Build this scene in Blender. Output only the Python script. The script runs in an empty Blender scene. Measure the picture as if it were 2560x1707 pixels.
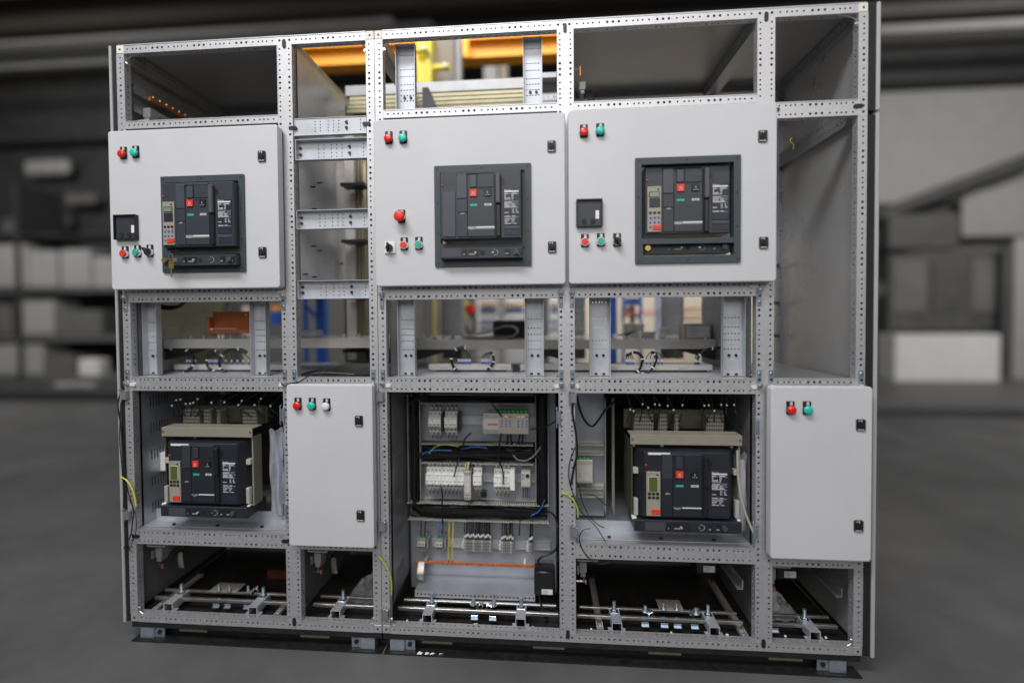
import bpy, bmesh, math, random
from mathutils import Vector, Matrix
from mathutils.geometry import tessellate_polygon
random.seed(7)
scene = bpy.context.scene
col = scene.collection
R = math.radians

# ------------------------------------------------------------------ camera
CAM = (1.5316, -1.7427, 1.1198)
YAW, PITCH, ROLL, FPX = 0.087605, -0.024441, 0.007837, 1286.29
SX, SY, IW, IH = -27.98, -36.28, 2560.0, 1707.0
ROT = (Matrix.Rotation(YAW, 3, 'Z') @ Matrix.Rotation(PITCH, 3, 'X') @ Matrix.Rotation(ROLL, 3, 'Y'))
cd = bpy.data.cameras.new('camera')
cam = bpy.data.objects.new('camera', cd)
col.objects.link(cam)
right, fwd, up = ROT @ Vector((1, 0, 0)), ROT @ Vector((0, 1, 0)), ROT @ Vector((0, 0, 1))
m = Matrix((right, up, -fwd)).transposed().to_4x4()
m.translation = Vector(CAM)
cam.matrix_world = m
cd.sensor_width = 36
cd.lens = 36 * FPX / IW
cd.shift_x, cd.shift_y = -SX / IW, SY / IW
cd.clip_start, cd.clip_end = 0.05, 200
cd.dof.use_dof = True
cd.dof.focus_distance = 1.78
cd.dof.aperture_fstop = cd.lens / 1000 / 0.050
scene.camera = cam

def at(u, v, y):
    """metres (x, y, z) of a point measured at photo position (u, v), lying on the upright plane at depth y"""
    d = ROT @ Vector(((u - IW / 2 - SX) / FPX, 1, -(v - IH / 2 - SY) / FPX))
    t = (y - CAM[1]) / d.y
    return Vector((CAM[0] + t * d.x, y, CAM[2] + t * d.z))

def zf(ox, oy, s):                       # positions read off an enlarged crop of the photo
    return lambda x, y, d: at(ox + x / s, oy + y / s, d)
F1 = zf(260, 80, 4.9); F2 = zf(680, 50, 3.0947); F3 = zf(1380, 0, 2.8)
FA = zf(280, 700, 5.113); FC = zf(930, 700, 4.704); FD = zf(1400, 690, 4.2)
LA = zf(280, 960, 3.7326); LC = zf(940, 960, 4.238); LD = zf(1410, 960, 3.564)
BA = zf(280, 1330, 3.4588); BC = zf(940, 1270, 4.02); BD = zf(1410, 1350, 2.9037)
FB = zf(690, 280, 2.2414); DD = zf(0, 0, 0.91875)

# ------------------------------------------------------------------ world and lamps
w = bpy.data.worlds.new('World'); scene.world = w; w.use_nodes = True
w.node_tree.nodes['Background'].inputs[0].default_value = (0.96, 0.97, 1.0, 1)
w.node_tree.nodes['Background'].inputs[1].default_value = 0.125

def lamp(name, loc, target, sx, sy, watts, colour=(1, 0.97, 0.93)):
    l = bpy.data.lights.new(name, 'AREA'); l.shape = 'RECTANGLE'; l.size = sx; l.size_y = sy
    l.energy = watts; l.color = colour
    o = bpy.data.objects.new(name, l); col.objects.link(o)
    o.location = loc
    o.rotation_euler = (Vector(target) - Vector(loc)).to_track_quat('-Z', 'Y').to_euler()
    return o
lamp('hall_and_fill_light', (0.3, -2.8, 5.0), (1.2, -0.3, 0.9), 3.2, 0.8, 192, (0.97, 0.98, 1.0))
lamp('hall_and_fill_light', (1.6, -5.4, 3.7), (1.5, 0.0, 0.9), 6.5, 2.6, 150, (1, 0.965, 0.92))
lamp('hall_and_fill_light', (1.4, 0.75, 3.3), (1.4, 1.75, 2.95), 2.6, 0.3, 30, (1, 0.97, 0.92))  # unseen fill added over the cabinets to brighten the crane and boards behind
lamp('clutter_fill_light', (1.4, 1.0, 1.95), (1.4, 1.55, 1.05), 2.4, 0.12, 13, (1, 0.96, 0.9))  # unseen fill added behind the doors to brighten the goods at the back
lamp('hall_and_fill_light', (9.5, 2.6, 5.2), (9.6, 8.0, 0.8), 3.0, 1.0, 300)
lamp('hall_and_fill_light', (-6.5, 2.6, 5.2), (-7.5, 7.0, 1.2), 3.0, 1.0, 230)
scene.view_settings.view_transform = 'Standard'
scene.view_settings.look = 'None'
scene.view_settings.exposure = 0.0
scene.view_settings.gamma = 1.0

# ------------------------------------------------------------------ materials
def mat(name, c, rough=0.5, metal=0.0, var=0.0, vs=20.0, bump=0.0, bs=60.0, streak=None, spec=None, alpha=None, trans=0, coat=0):
    m = bpy.data.materials.new(name); m.use_nodes = True
    nt = m.node_tree; b = nt.nodes['Principled BSDF']
    b.inputs['Base Color'].default_value = (*c, 1)
    b.inputs['Roughness'].default_value = rough
    b.inputs['Metallic'].default_value = metal
    if spec is not None: b.inputs['Specular IOR Level'].default_value = spec
    if trans: b.inputs['Transmission Weight'].default_value = trans
    if alpha is not None: b.inputs['Alpha'].default_value = alpha
    if coat: b.inputs['Coat Weight'].default_value = coat
    if var or bump:
        geo = nt.nodes.new('ShaderNodeNewGeometry')
        mp = nt.nodes.new('ShaderNodeMapping')
        nt.links.new(geo.outputs['Position'], mp.inputs['Vector'])
        if streak: mp.inputs['Scale'].default_value = streak
    if var:
        n = nt.nodes.new('ShaderNodeTexNoise'); n.inputs['Scale'].default_value = vs
        n.inputs['Detail'].default_value = 6; n.inputs['Roughness'].default_value = 0.65
        nt.links.new(mp.outputs[0], n.inputs['Vector'])
        mr = nt.nodes.new('ShaderNodeMapRange')
        mr.inputs[1].default_value = 0.3; mr.inputs[2].default_value = 0.7
        mr.inputs[3].default_value = 1 - var; mr.inputs[4].default_value = 1 + var
        nt.links.new(n.outputs[0], mr.inputs[0])
        mx = nt.nodes.new('ShaderNodeMix'); mx.data_type = 'RGBA'; mx.blend_type = 'MULTIPLY'
        mx.inputs[0].default_value = 1; mx.inputs[6].default_value = (*c, 1)
        nt.links.new(mr.outputs[0], mx.inputs[7]); nt.links.new(mx.outputs[2], b.inputs['Base Color'])
        r2 = nt.nodes.new('ShaderNodeMapRange')
        r2.inputs[1].default_value = 0.3; r2.inputs[2].default_value = 0.7
        r2.inputs[3].default_value = max(0.03, rough * (1 - var * 0.8)); r2.inputs[4].default_value = min(1, rough * (1 + var * 0.8))
        nt.links.new(n.outputs[0], r2.inputs[0]); nt.links.new(r2.outputs[0], b.inputs['Roughness'])
    if bump:
        n2 = nt.nodes.new('ShaderNodeTexNoise'); n2.inputs['Scale'].default_value = bs; n2.inputs['Detail'].default_value = 4
        nt.links.new(mp.outputs[0], n2.inputs['Vector'])
        bp = nt.nodes.new('ShaderNodeBump'); bp.inputs['Strength'].default_value = bump; bp.inputs['Distance'].default_value = 0.002
        nt.links.new(n2.outputs[0], bp.inputs['Height']); nt.links.new(bp.outputs[0], b.inputs['Normal'])
    return m
M = {}
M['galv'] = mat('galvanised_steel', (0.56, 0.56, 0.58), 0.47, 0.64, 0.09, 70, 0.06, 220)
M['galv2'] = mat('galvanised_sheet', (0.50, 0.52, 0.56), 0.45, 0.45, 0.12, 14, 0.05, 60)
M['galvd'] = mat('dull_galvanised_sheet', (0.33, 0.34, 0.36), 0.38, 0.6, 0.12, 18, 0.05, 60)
M['shiny'] = mat('bright_zinc', (0.66, 0.65, 0.62), 0.25, 0.5, 0.10, 9, 0.08, 25)
M['tin'] = mat('tinned_busbar', (0.36, 0.33, 0.23), 0.25, 0.8, 0.12, 12, 0.05, 30)
M['cover'] = mat('busbar_cover_steel', (0.30, 0.30, 0.31), 0.32, 0.8, 0.12, 9, 0.1, 25)
M['zinc'] = mat('blue_zinc_plating', (0.50, 0.58, 0.66), 0.26, 0.8, 0.10, 60)
M['paint'] = mat('light_grey_powder_coat', (0.60, 0.60, 0.62), 0.45, 0, 0.035, 3.5, 0.05, 700)
M['panelin'] = mat('grey_painted_sheet', (0.30, 0.30, 0.30), 0.33, 0.25, 0.06, 3)
M['plate'] = mat('zinc_mounting_plate', (0.40, 0.42, 0.47), 0.36, 0.55, 0.08, 8, 0.03, 40)
M['black'] = mat('black_plastic', (0.012, 0.012, 0.014), 0.4, 0, 0.1, 40)
M['rubber'] = mat('black_rubber', (0.010, 0.010, 0.011), 0.65)
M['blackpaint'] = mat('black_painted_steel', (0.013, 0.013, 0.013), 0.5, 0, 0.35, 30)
M['slate'] = mat('dark_slate_plastic', (0.034, 0.041, 0.052), 0.45, 0, 0.06, 30, 0.03, 500)
M['slate2'] = mat('slate_cover_plastic', (0.060, 0.064, 0.083), 0.42, 0, 0.06, 30)
M['slate3'] = mat('escutcheon_plastic', (0.045, 0.060, 0.072), 0.5, 0, 0.07, 30, 0.03, 500)
M['navy'] = mat('dark_navy_plastic', (0.019, 0.022, 0.030), 0.4, 0, 0.08, 30)
M['ink'] = mat('label_navy', (0.020, 0.022, 0.040), 0.4)
M['galvp'] = mat('lightened_galvanised_sheet', (0.70, 0.71, 0.75), 0.30, 0.25, 0.10, 8, 0.04, 30)  # galvanised sheet lightened in colour, standing in for light the partition misses
M['beige'] = mat('beige_painted_steel', (0.27, 0.25, 0.20), 0.42, 0, 0.06, 25)
M['beigel'] = mat('beige_plastic', (0.45, 0.42, 0.36), 0.45, 0, 0.05, 40)
M['trip'] = mat('taupe_plastic', (0.34, 0.31, 0.26), 0.42, 0, 0.05, 50)
M['duct'] = mat('grey_duct_plastic', (0.47, 0.47, 0.42), 0.5, 0, 0.08, 40)
M['white'] = mat('white_plastic', (0.82, 0.82, 0.82), 0.4, 0, 0.04, 60)
M['offw'] = mat('offwhite_plastic', (0.58, 0.57, 0.53), 0.45, 0, 0.05, 60)
M['cream'] = mat('cream_plastic', (0.76, 0.72, 0.64), 0.5, 0, 0.05, 60)
M['greyp'] = mat('grey_plastic', (0.24, 0.245, 0.25), 0.45, 0, 0.08, 60)
M['red'] = mat('red_lens', (0.75, 0.018, 0.014), 0.25, 0, 0, coat=0.4)
M['redm'] = mat('matt_red_plastic', (0.80, 0.04, 0.02), 0.4)
M['green'] = mat('green_lens', (0.02, 0.56, 0.44), 0.25, 0, 0, coat=0.4)
M['greenm'] = mat('matt_green_plastic', (0.03, 0.42, 0.30), 0.4)
M['greent'] = mat('green_terminal', (0.02, 0.25, 0.06), 0.45)
M['whitel'] = mat('white_lens', (0.75, 0.75, 0.80), 0.25)
M['lcd'] = mat('olive_screen', (0.09, 0.12, 0.025), 0.2)
M['lcd2'] = mat('pale_screen', (0.20, 0.26, 0.20), 0.2)
M['blue'] = mat('blue_plastic', (0.02, 0.10, 0.55), 0.4)
M['bluew'] = mat('blue_wire', (0.03, 0.17, 0.62), 0.4)
M['yellow'] = mat('yellow_wire', (0.72, 0.60, 0.02), 0.4)
M['ygreen'] = mat('green_stripe', (0.42, 0.50, 0.03), 0.4)
M['cable'] = mat('black_cable', (0.010, 0.010, 0.012), 0.38, 0, 0.2, 50)
M['copper'] = mat('copper', (0.55, 0.17, 0.06), 0.42, 0.45, 0.16, 30)
M['copperd'] = mat('dull_copper', (0.62, 0.20, 0.07), 0.38, 0.55, 0.2, 30)
M['braid'] = mat('tinned_braid', (0.52, 0.49, 0.42), 0.35, 0.8, 0.4, 400, 0.5, 400)
M['brass'] = mat('brass', (0.70, 0.50, 0.16), 0.25, 0.9, 0.1, 60)
M['steel'] = mat('bright_steel', (0.72, 0.72, 0.72), 0.22, 1.0)
M['print'] = mat('white_print', (0.75, 0.75, 0.78), 0.5)
M['dprint'] = mat('dark_print', (0.05, 0.05, 0.05), 0.5)
M['card'] = mat('grey_cardboard', (0.50, 0.48, 0.46), 0.7, 0, 0.05, 20)
M['felt'] = mat('grey_felt', (0.34, 0.32, 0.38), 0.9, 0, 0.15, 200, 0.4, 300)
M['film'] = mat('clear_plastic_film', (0.80, 0.82, 0.86), 0.15, 0, 0, 0, 0.5, 25, alpha=0.32)
M['bag'] = mat('milky_plastic_bag', (0.52, 0.53, 0.60), 0.25, 0, 0.08, 20, 0.5, 18, alpha=0.55)
M['foam'] = mat('lilac_foam_sheet', (0.42, 0.41, 0.50), 0.6, 0, 0.05, 30, 0.2, 60)
M['termd'] = mat('dim_beige_plastic', (0.19, 0.18, 0.15), 0.5, 0, 0.15, 60)
M['pack'] = mat('dark_brown_pack', (0.022, 0.020, 0.017), 0.5)
M['panele'] = mat('pale_inner_sheet', (0.42, 0.42, 0.42), 0.28, 0.3, 0.08, 2)
M['sidep'] = mat('side_panel_coat', (0.42, 0.42, 0.42), 0.5)
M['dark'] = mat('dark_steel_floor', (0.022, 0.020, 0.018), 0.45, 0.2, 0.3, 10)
# ------------------------------------------------------------------ helpers
ORG = {}
class MB:
    def __init__(s): s.v = []; s.f = []; s.mi = []; s.m = 0
    def quadset(s, vs, fs):
        o = len(s.v); s.v += [tuple(p) for p in vs]
        for f in fs: s.f.append([i + o for i in f]); s.mi.append(s.m)
        return s
    def box(s, x0, x1, y0, y1, z0, z1, c=0.0):
        x0, x1 = min(x0, x1), max(x0, x1); y0, y1 = min(y0, y1), max(y0, y1); z0, z1 = min(z0, z1), max(z0, z1)
        if c <= 0:
            return s.quadset([(x, y, z) for x in (x0, x1) for y in (y0, y1) for z in (z0, z1)],
                             [(0, 1, 3, 2), (4, 6, 7, 5), (0, 4, 5, 1), (2, 3, 7, 6), (0, 2, 6, 4), (1, 5, 7, 3)])
        c = min(c, (x1 - x0) * .45, (y1 - y0) * .45, (z1 - z0) * .45)
        vs = []; ix = {}
        X, Y, Z = (x0, x1), (y0, y1), (z0, z1); sg = (1, -1)
        for i in (0, 1):
            for j in (0, 1):
                for k in (0, 1):
                    a, b, d = X[i], Y[j], Z[k]; cx, cy, cz = c * sg[i], c * sg[j], c * sg[k]
                    for n, p in (('x', (a, b + cy, d + cz)), ('y', (a + cx, b, d + cz)), ('z', (a + cx, b + cy, d))):
                        ix[(n, i, j, k)] = len(vs); vs.append(p)
        fs = []
        for i in (0, 1):
            fs.append([ix[('x', i, *jk)] for jk in ((0, 0), (0, 1), (1, 1), (1, 0))])
            fs.append([ix[('y', a, i, b)] for a, b in ((0, 0), (0, 1), (1, 1), (1, 0))])
            fs.append([ix[('z', a, b, i)] for a, b in ((0, 0), (0, 1), (1, 1), (1, 0))])
            for j in (0, 1):
                fs.append([ix[('x', i, j, 0)], ix[('x', i, j, 1)], ix[('y', i, j, 1)], ix[('y', i, j, 0)]])
                fs.append([ix[('x', i, 0, j)], ix[('x', i, 1, j)], ix[('z', i, 1, j)], ix[('z', i, 0, j)]])
                fs.append([ix[('y', 0, i, j)], ix[('y', 1, i, j)], ix[('z', 1, i, j)], ix[('z', 0, i, j)]])
                for k in (0, 1): fs.append([ix[(n, i, j, k)] for n in 'xyz'])
        return s.quadset(vs, fs)
    def cyl(s, p, axis, r, h, n=12, r2=None, rot=0.0):
        """from p along axis ('x','y','z' or vector) for h"""
        a = Vector({'x': (1, 0, 0), 'y': (0, 1, 0), 'z': (0, 0, 1)}[axis] if isinstance(axis, str) else axis).normalized()
        p = Vector(p); t = a.orthogonal().normalized(); b = a.cross(t)
        r2 = r if r2 is None else r2
        vs = []
        for q, rr in ((p, r), (p + a * h, r2)):
            for i in range(n):
                g = 2 * math.pi * i / n + rot
                vs.append(q + (t * math.cos(g) + b * math.sin(g)) * rr)
        fs = [(i, (i + 1) % n, n + (i + 1) % n, n + i) for i in range(n)]
        fs += [tuple(range(n)), tuple(range(n, 2 * n))]
        return s.quadset(vs, fs)
    def dome(s, p, r, h, n=14, k=4):
        """half round cap bulging towards -y from p"""
        p = Vector(p); vs = []; fs = []
        for j in range(k):
            g = j / k * math.pi / 2
            for i in range(n):
                a = 2 * math.pi * i / n
                vs.append(p + Vector((math.cos(a) * r * math.cos(g), -h * math.sin(g), math.sin(a) * r * math.cos(g))))
        vs.append(p + Vector((0, -h, 0)))
        for j in range(k - 1):
            for i in range(n): fs.append((j * n + i, j * n + (i + 1) % n, (j + 1) * n + (i + 1) % n, (j + 1) * n + i))
        for i in range(n): fs.append(((k - 1) * n + i, (k - 1) * n + (i + 1) % n, k * n))
        return s.quadset(vs, fs)
    def tube(s, pts, r, n=6, sm=4, closed_ends=True):
        P = [Vector(p) for p in pts]
        if sm > 1 and len(P) > 2:
            Q = []
            for i in range(len(P) - 1):
                a = P[i - 1] if i else P[0]; b, c = P[i], P[i + 1]; d = P[i + 2] if i + 2 < len(P) else P[-1]
                for k in range(sm):
                    t = k / sm
                    Q.append(0.5 * ((2 * b) + (c - a) * t + (2 * a - 5 * b + 4 * c - d) * t * t + (3 * b - a - 3 * c + d) * t ** 3))
            Q.append(P[-1]); P = Q
        vs = []; fs = []; t0 = None; nrm = None
        for i, p in enumerate(P):
            t = (P[min(i + 1, len(P) - 1)] - P[max(i - 1, 0)])
            if t.length < 1e-9: t = Vector((0, 0, 1))
            t.normalize()
            nrm = t.orthogonal().normalized() if nrm is None else (nrm - t * nrm.dot(t)).normalized()
            b = t.cross(nrm)
            rr = r(i / (len(P) - 1)) if callable(r) else r
            for k in range(n):
                g = 2 * math.pi * k / n
                vs.append(p + (nrm * math.cos(g) + b * math.sin(g)) * rr)
        for i in range(len(P) - 1):
            for k in range(n): fs.append((i * n + k, i * n + (k + 1) % n, (i + 1) * n + (k + 1) % n, (i + 1) * n + k))
        fs += [tuple(range(n)), tuple(range((len(P) - 1) * n, len(P) * n))]
        return s.quadset(vs, fs)
    def poly(s, loops, y0, y1, ins=0.0):
        """plate in the xz plane with holes; loops[0] outer, the rest holes; front at y0"""
        flat = [p for l in loops for p in l]
        tris = tessellate_polygon([[Vector((p[0], p[1], 0)) for p in l] for l in loops])
        N = len(flat)
        vs = [(x, y0, z) for x, z in flat] + [(x, y1, z) for x, z in flat]
        fs = [tuple(t) for t in tris] + [tuple(i + N for i in t) for t in tris]
        o = 0
        for l in loops:
            n = len(l)
            for i in range(n): fs.append((o + i, o + (i + 1) % n, N + o + (i + 1) % n, N + o + i))
            o += n
        return s.quadset(vs, fs)
    def perf(s, o, U, V, ulen, vlen, us, vs_, N, t=0.0015):
        """sheet from corner o along U and V; us: [(u, ru)], vs_: [(v, rv)] hole grid; each hole elongated to (ru, rv), wall depth t along N"""
        o, U, V, N = Vector(o), Vector(U), Vector(V), Vector(N)
        ue = [0] + [(us[i][0] + us[i + 1][0]) / 2 for i in range(len(us) - 1)] + [ulen]
        ve = [0] + [(vs_[i][0] + vs_[i + 1][0]) / 2 for i in range(len(vs_) - 1)] + [vlen]
        for j, (v, rv) in enumerate(vs_):
            for i, (u, ru) in enumerate(us):
                rr = min(ru, rv) if rv > 0 else ru
                a, b = (ru, rv) if rv > 0 else (ru, ru)
                pts = []
                for k in range(8):
                    g = R(22.5 + 45 * k); cx, cz = math.cos(g), math.sin(g)
                    pu = (a - rr) * (1 if cx > 0 else -1) + rr * cx; pv = (b - rr) * (1 if cz > 0 else -1) + rr * cz
                    pts.append(o + U * (u + pu) + V * (v + pv))
                c = [o + U * ue[i + 1] + V * ve[j + 1], o + U * ue[i] + V * ve[j + 1], o + U * ue[i] + V * ve[j], o + U * ue[i + 1] + V * ve[j]]
                vv = pts + c + [p + N * t for p in pts]
                ff = [(8, 0, 1), (9, 2, 3), (10, 4, 5), (11, 6, 7), (9, 8, 1, 2), (10, 9, 3, 4), (11, 10, 5, 6), (8, 11, 7, 0)]
                if t: ff += [(k, (k + 1) % 8, 12 + (k + 1) % 8, 12 + k) for k in range(8)]
                s.quadset(vv, ff)
        return s
    def build(s, name, parent=None, mats=None, smooth=False, local=False, label=None):
        me = bpy.data.meshes.new(name)
        off = Vector((0, 0, 0)) if (parent is None or local) else ORG.get(parent.name, Vector((0, 0, 0)))
        me.from_pydata([(p[0] - off.x, p[1] - off.y, p[2] - off.z) for p in s.v], [], s.f)
        mats = mats if isinstance(mats, (list, tuple)) else [mats]
        for k in mats: me.materials.append(M[k] if isinstance(k, str) else k)
        if len(mats) > 1: me.polygons.foreach_set('material_index', s.mi)
        bm = bmesh.new(); bm.from_mesh(me); bmesh.ops.recalc_face_normals(bm, faces=bm.faces); bm.to_mesh(me); bm.free()
        if smooth:
            me.shade_smooth(); me.set_sharp_from_angle(angle=R(40))
        ob = bpy.data.objects.new(name, me); col.objects.link(ob)
        if parent is not None:
            ob.parent = parent; ORG[ob.name] = Vector((0, 0, 0)) if local else off
        if label: ob['label'] = label
        return ob

def tag(o, label, cat, group=None, kind=None):
    if label: o['label'] = label
    if cat: o['category'] = cat
    if group: o['group'] = group
    if kind: o['kind'] = kind
    return o
def thing(name, label, cat, loc=(0, 0, 0), group=None):
    o = bpy.data.objects.new(name, None); col.objects.link(o)
    o.location = loc; o.empty_display_size = 0.02
    ORG[o.name] = Vector(loc)
    return tag(o, label, cat, group)
def B(name, parent, mt, x0, x1, y0, y1, z0, z1, c=0.0, **k):
    return MB().box(x0, x1, y0, y1, z0, z1, c).build(name, parent, mt, **k)
def copy_tree(o, parent=None):
    c = o.copy(); col.objects.link(c); c.parent = parent
    for ch in o.children: copy_tree(ch, c)
    return c
FONT = {}
def text(name, body, x, y, z, size, parent, mt, local=False, sx=1.0, align='LEFT', axis=None):
    """flat lettering facing -y, lower left corner at x, z"""
    cu = bpy.data.curves.new('t', 'FONT'); cu.body = body; cu.size = size; cu.align_x = align; cu.resolution_u = 2
    t = bpy.data.objects.new('t', cu); col.objects.link(t)
    bpy.context.view_layer.update()
    me = bpy.data.meshes.new_from_object(t)
    bpy.data.objects.remove(t); bpy.data.curves.remove(cu)
    off = Vector((0, 0, 0)) if (parent is None or local) else ORG.get(parent.name, Vector((0, 0, 0)))
    for v in me.vertices:
        a, b = v.co.x * sx, v.co.y
        v.co = (x + a - off.x, y - off.y, z + b - off.z)
    me.materials.clear(); me.materials.append(M[mt])
    ob = bpy.data.objects.new(name, me); col.objects.link(ob); ob.parent = parent
    if parent is not None: ORG[ob.name] = off
    return ob
def rrect(x0, x1, z0, z1, r, n=4):
    out = []
    for cx, cz, a0 in ((x1 - r, z1 - r, 0), (x0 + r, z1 - r, 90), (x0 + r, z0 + r, 180), (x1 - r, z0 + r, 270)):
        for i in range(n + 1):
            g = R(a0 + 90 * i / n); out.append((cx + r * math.cos(g), cz + r * math.sin(g)))
    return out
def rect(x0, x1, z0, z1): return [(x0, z0), (x1, z0), (x1, z1), (x0, z1)]
def stadium(mb, x, z, w, h, y0, y1):
    r = min(w, h) / 2
    return mb.poly([rrect(x - w / 2, x + w / 2, z - h / 2, z + h / 2, r * 0.999, 5)], y0, y1)

# hole pattern shared by every post and rail: three large, then one, three, one small per period
def pattern(length, period, phase=0.0, margin=0.006):
    k = period / 510.0; out = []
    n0 = int(-phase / period) - 2
    for n in range(n0, n0 + int(length / period) + 6):
        b = n * period + phase
        for d, big in ((-59, 1), (0, 1), (59, 1), (138, 0), (205, 0), (253, 0), (301, 0), (368, 0)):
            u = b + d * k
            if margin < u < length - margin: out.append((u, 0.0045 if big else 0.0032))
    return sorted(out)
# ------------------------------------------------------------------ the hall floor
def tagS(o): o['kind'] = 'structure'; return o
GZ = -0.072
M['floor'] = mat('worn_grey_concrete', (0.108, 0.108, 0.110), 0.55, 0, 0.22, 1.6, 0.05, 30)
tagS(MB().box(-30, 30, -4, 24, GZ - 0.2, GZ).build('floor', None, 'floor'))

# ------------------------------------------------------------------ the two enclosures
H = 2.094
cab1 = thing('switchgear_cabinet', 'narrower open grey steel switchgear cabinet on the left, one wide and one slim column', 'cabinet', (0.475, 0.3, GZ), 'open switchgear cabinets bolted side by side')
cab2 = thing('switchgear_cabinet', 'wider open grey steel switchgear cabinet on the right, three columns with two large doors', 'cabinet', (1.75, 0.3, GZ), 'open switchgear cabinets bolted side by side')
PER_Z = H / 13

def post(cab, x0, x1, z0=0.03, z1=H - 0.03, rows=None, y0=0.0, y1=0.030, m='galv', front=True, side=0):
    mb = MB()
    if front:
        rows = rows or [(x1 - x0) / 2]
        mb.perf((x0, y0, z0), (0, 0, 1), (1, 0, 0), z1 - z0, x1 - x0, pattern(z1 - z0, PER_Z, -z0 % PER_Z), [(r, 0) for r in rows], (0, 1, 0), 0.008)
    else: mb.quadset([(x0, y0, z0), (x1, y0, z0), (x1, y0, z1), (x0, y0, z1)], [(0, 1, 2, 3)])
    for sgn, x in ((-1, x0), (1, x1)):
        if side == sgn:
            mb.perf((x, y0, z0), (0, 0, 1), (0, 1, 0), z1 - z0, y1 - y0, pattern(z1 - z0, PER_Z, -z0 % PER_Z), [((y1 - y0) * .55, 0)], (-sgn, 0, 0), 0.0025)
        else: mb.quadset([(x, y0, z0), (x, y1, z0), (x, y1, z1), (x, y0, z1)], [(0, 1, 2, 3)])
    mb.quadset([(x0, y1, z0), (x1, y1, z0), (x1, y1, z1), (x0, y1, z1)], [(0, 1, 2, 3)])
    # a groove where the two rolled profiles of a double post meet
    if x1 - x0 > 0.04:
        mb.box(x0 + 0.0005, x0 + 0.003, y0 - 0.0012, y0, z0, z1); mb.box(x1 - 0.003, x1 - 0.0005, y0 - 0.0012, y0, z0, z1)
    return mb.build('post', cab, m)
def rail(cab, x0, x1, z0, z1, pitch=None, ph=0.0, y0=0.001, y1=0.030, m='galv', top=False, bottom=False, lip=True):
    pitch = pitch or 0.1573
    mb = MB(); h = z1 - z0
    rows = [(h / 2, 0)] if h < 0.04 else [(0.0105, 0), (h - 0.0105, 0)]
    pat = pattern(x1 - x0, pitch, ph)
    mb.perf((x0, y0, z0), (1, 0, 0), (0, 0, 1), x1 - x0, h, pat, rows, (0, 1, 0), 0.008)
    for flag, z, n in ((bottom, z0, 1), (top, z1, -1)):
        if flag: mb.perf((x0, y0, z), (1, 0, 0), (0, 1, 0), x1 - x0, y1 - y0, pat, [((y1 - y0) * .62, 0)], (0, 0, n), 0.0025)
        else: mb.quadset([(x0, y0, z), (x1, y0, z), (x1, y1, z), (x0, y1, z)], [(0, 1, 2, 3)])
    mb.quadset([(x0, y1, z0), (x1, y1, z0), (x1, y1, z1), (x0, y1, z1)], [(0, 1, 2, 3)])
    if lip: mb.box(x0, x1, y0 - 0.0015, y0 + 0.0003, z1 - 0.0022, z1 + 0.0005)
    return mb.build('rail', cab, m)

bays = {'A': (0.030, 0.602), 'B': (0.656, 0.920), 'C': (0.979, 1.573), 'D': (1.628, 2.214), 'E': (2.269, 2.522)}
cabof = {'A': cab1, 'B': cab1, 'C': cab2, 'D': cab2, 'E': cab2}
# posts, front
post(cab1, 0.000, 0.030, side=1)
post(cab1, 0.602, 0.656, rows=[0.0095, 0.0435], side=1)
post(cab1, 0.920, 0.949, rows=[0.011], side=-1)
post(cab2, 0.951, 0.979, rows=[0.0165], side=1)
post(cab2, 1.573, 1.628, rows=[0.0095, 0.0445])
post(cab2, 2.214, 2.269, rows=[0.0095, 0.0445], side=-1)
post(cab2, 2.522, 2.551, rows=[0.0165], side=-1)
# posts, rear
for cab, xs in ((cab1, ((0, .03), (.92, .949))), (cab2, ((.951, .979), (2.522, 2.551)))):
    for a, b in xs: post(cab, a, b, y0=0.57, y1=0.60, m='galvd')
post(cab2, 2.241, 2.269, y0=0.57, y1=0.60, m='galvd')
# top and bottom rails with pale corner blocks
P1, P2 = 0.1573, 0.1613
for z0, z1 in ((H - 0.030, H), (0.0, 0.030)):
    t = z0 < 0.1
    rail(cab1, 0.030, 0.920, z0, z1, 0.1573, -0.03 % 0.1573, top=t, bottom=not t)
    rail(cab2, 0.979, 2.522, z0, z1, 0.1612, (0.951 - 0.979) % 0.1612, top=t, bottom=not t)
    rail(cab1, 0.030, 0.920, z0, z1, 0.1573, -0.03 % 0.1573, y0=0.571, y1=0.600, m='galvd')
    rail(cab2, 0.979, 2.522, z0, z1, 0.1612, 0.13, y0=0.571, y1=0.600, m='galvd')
    for cab, a, b in ((cab1, 0, .03), (cab1, .92, .949), (cab2, .951, .979), (cab2, 2.522, 2.551)):
        mb = MB().box(a, b, 0, 0.03, z0, z1, 0.002)
        c = mb.build('corner_block', cab, 'cream' if z0 > 1 else 'galv')
        B('corner_screw', c, 'black', (a + b) / 2 - .003, (a + b) / 2 + .003, -0.001, 0.001, (z0 + z1) / 2 - .003, (z0 + z1) / 2 + .003)
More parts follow.
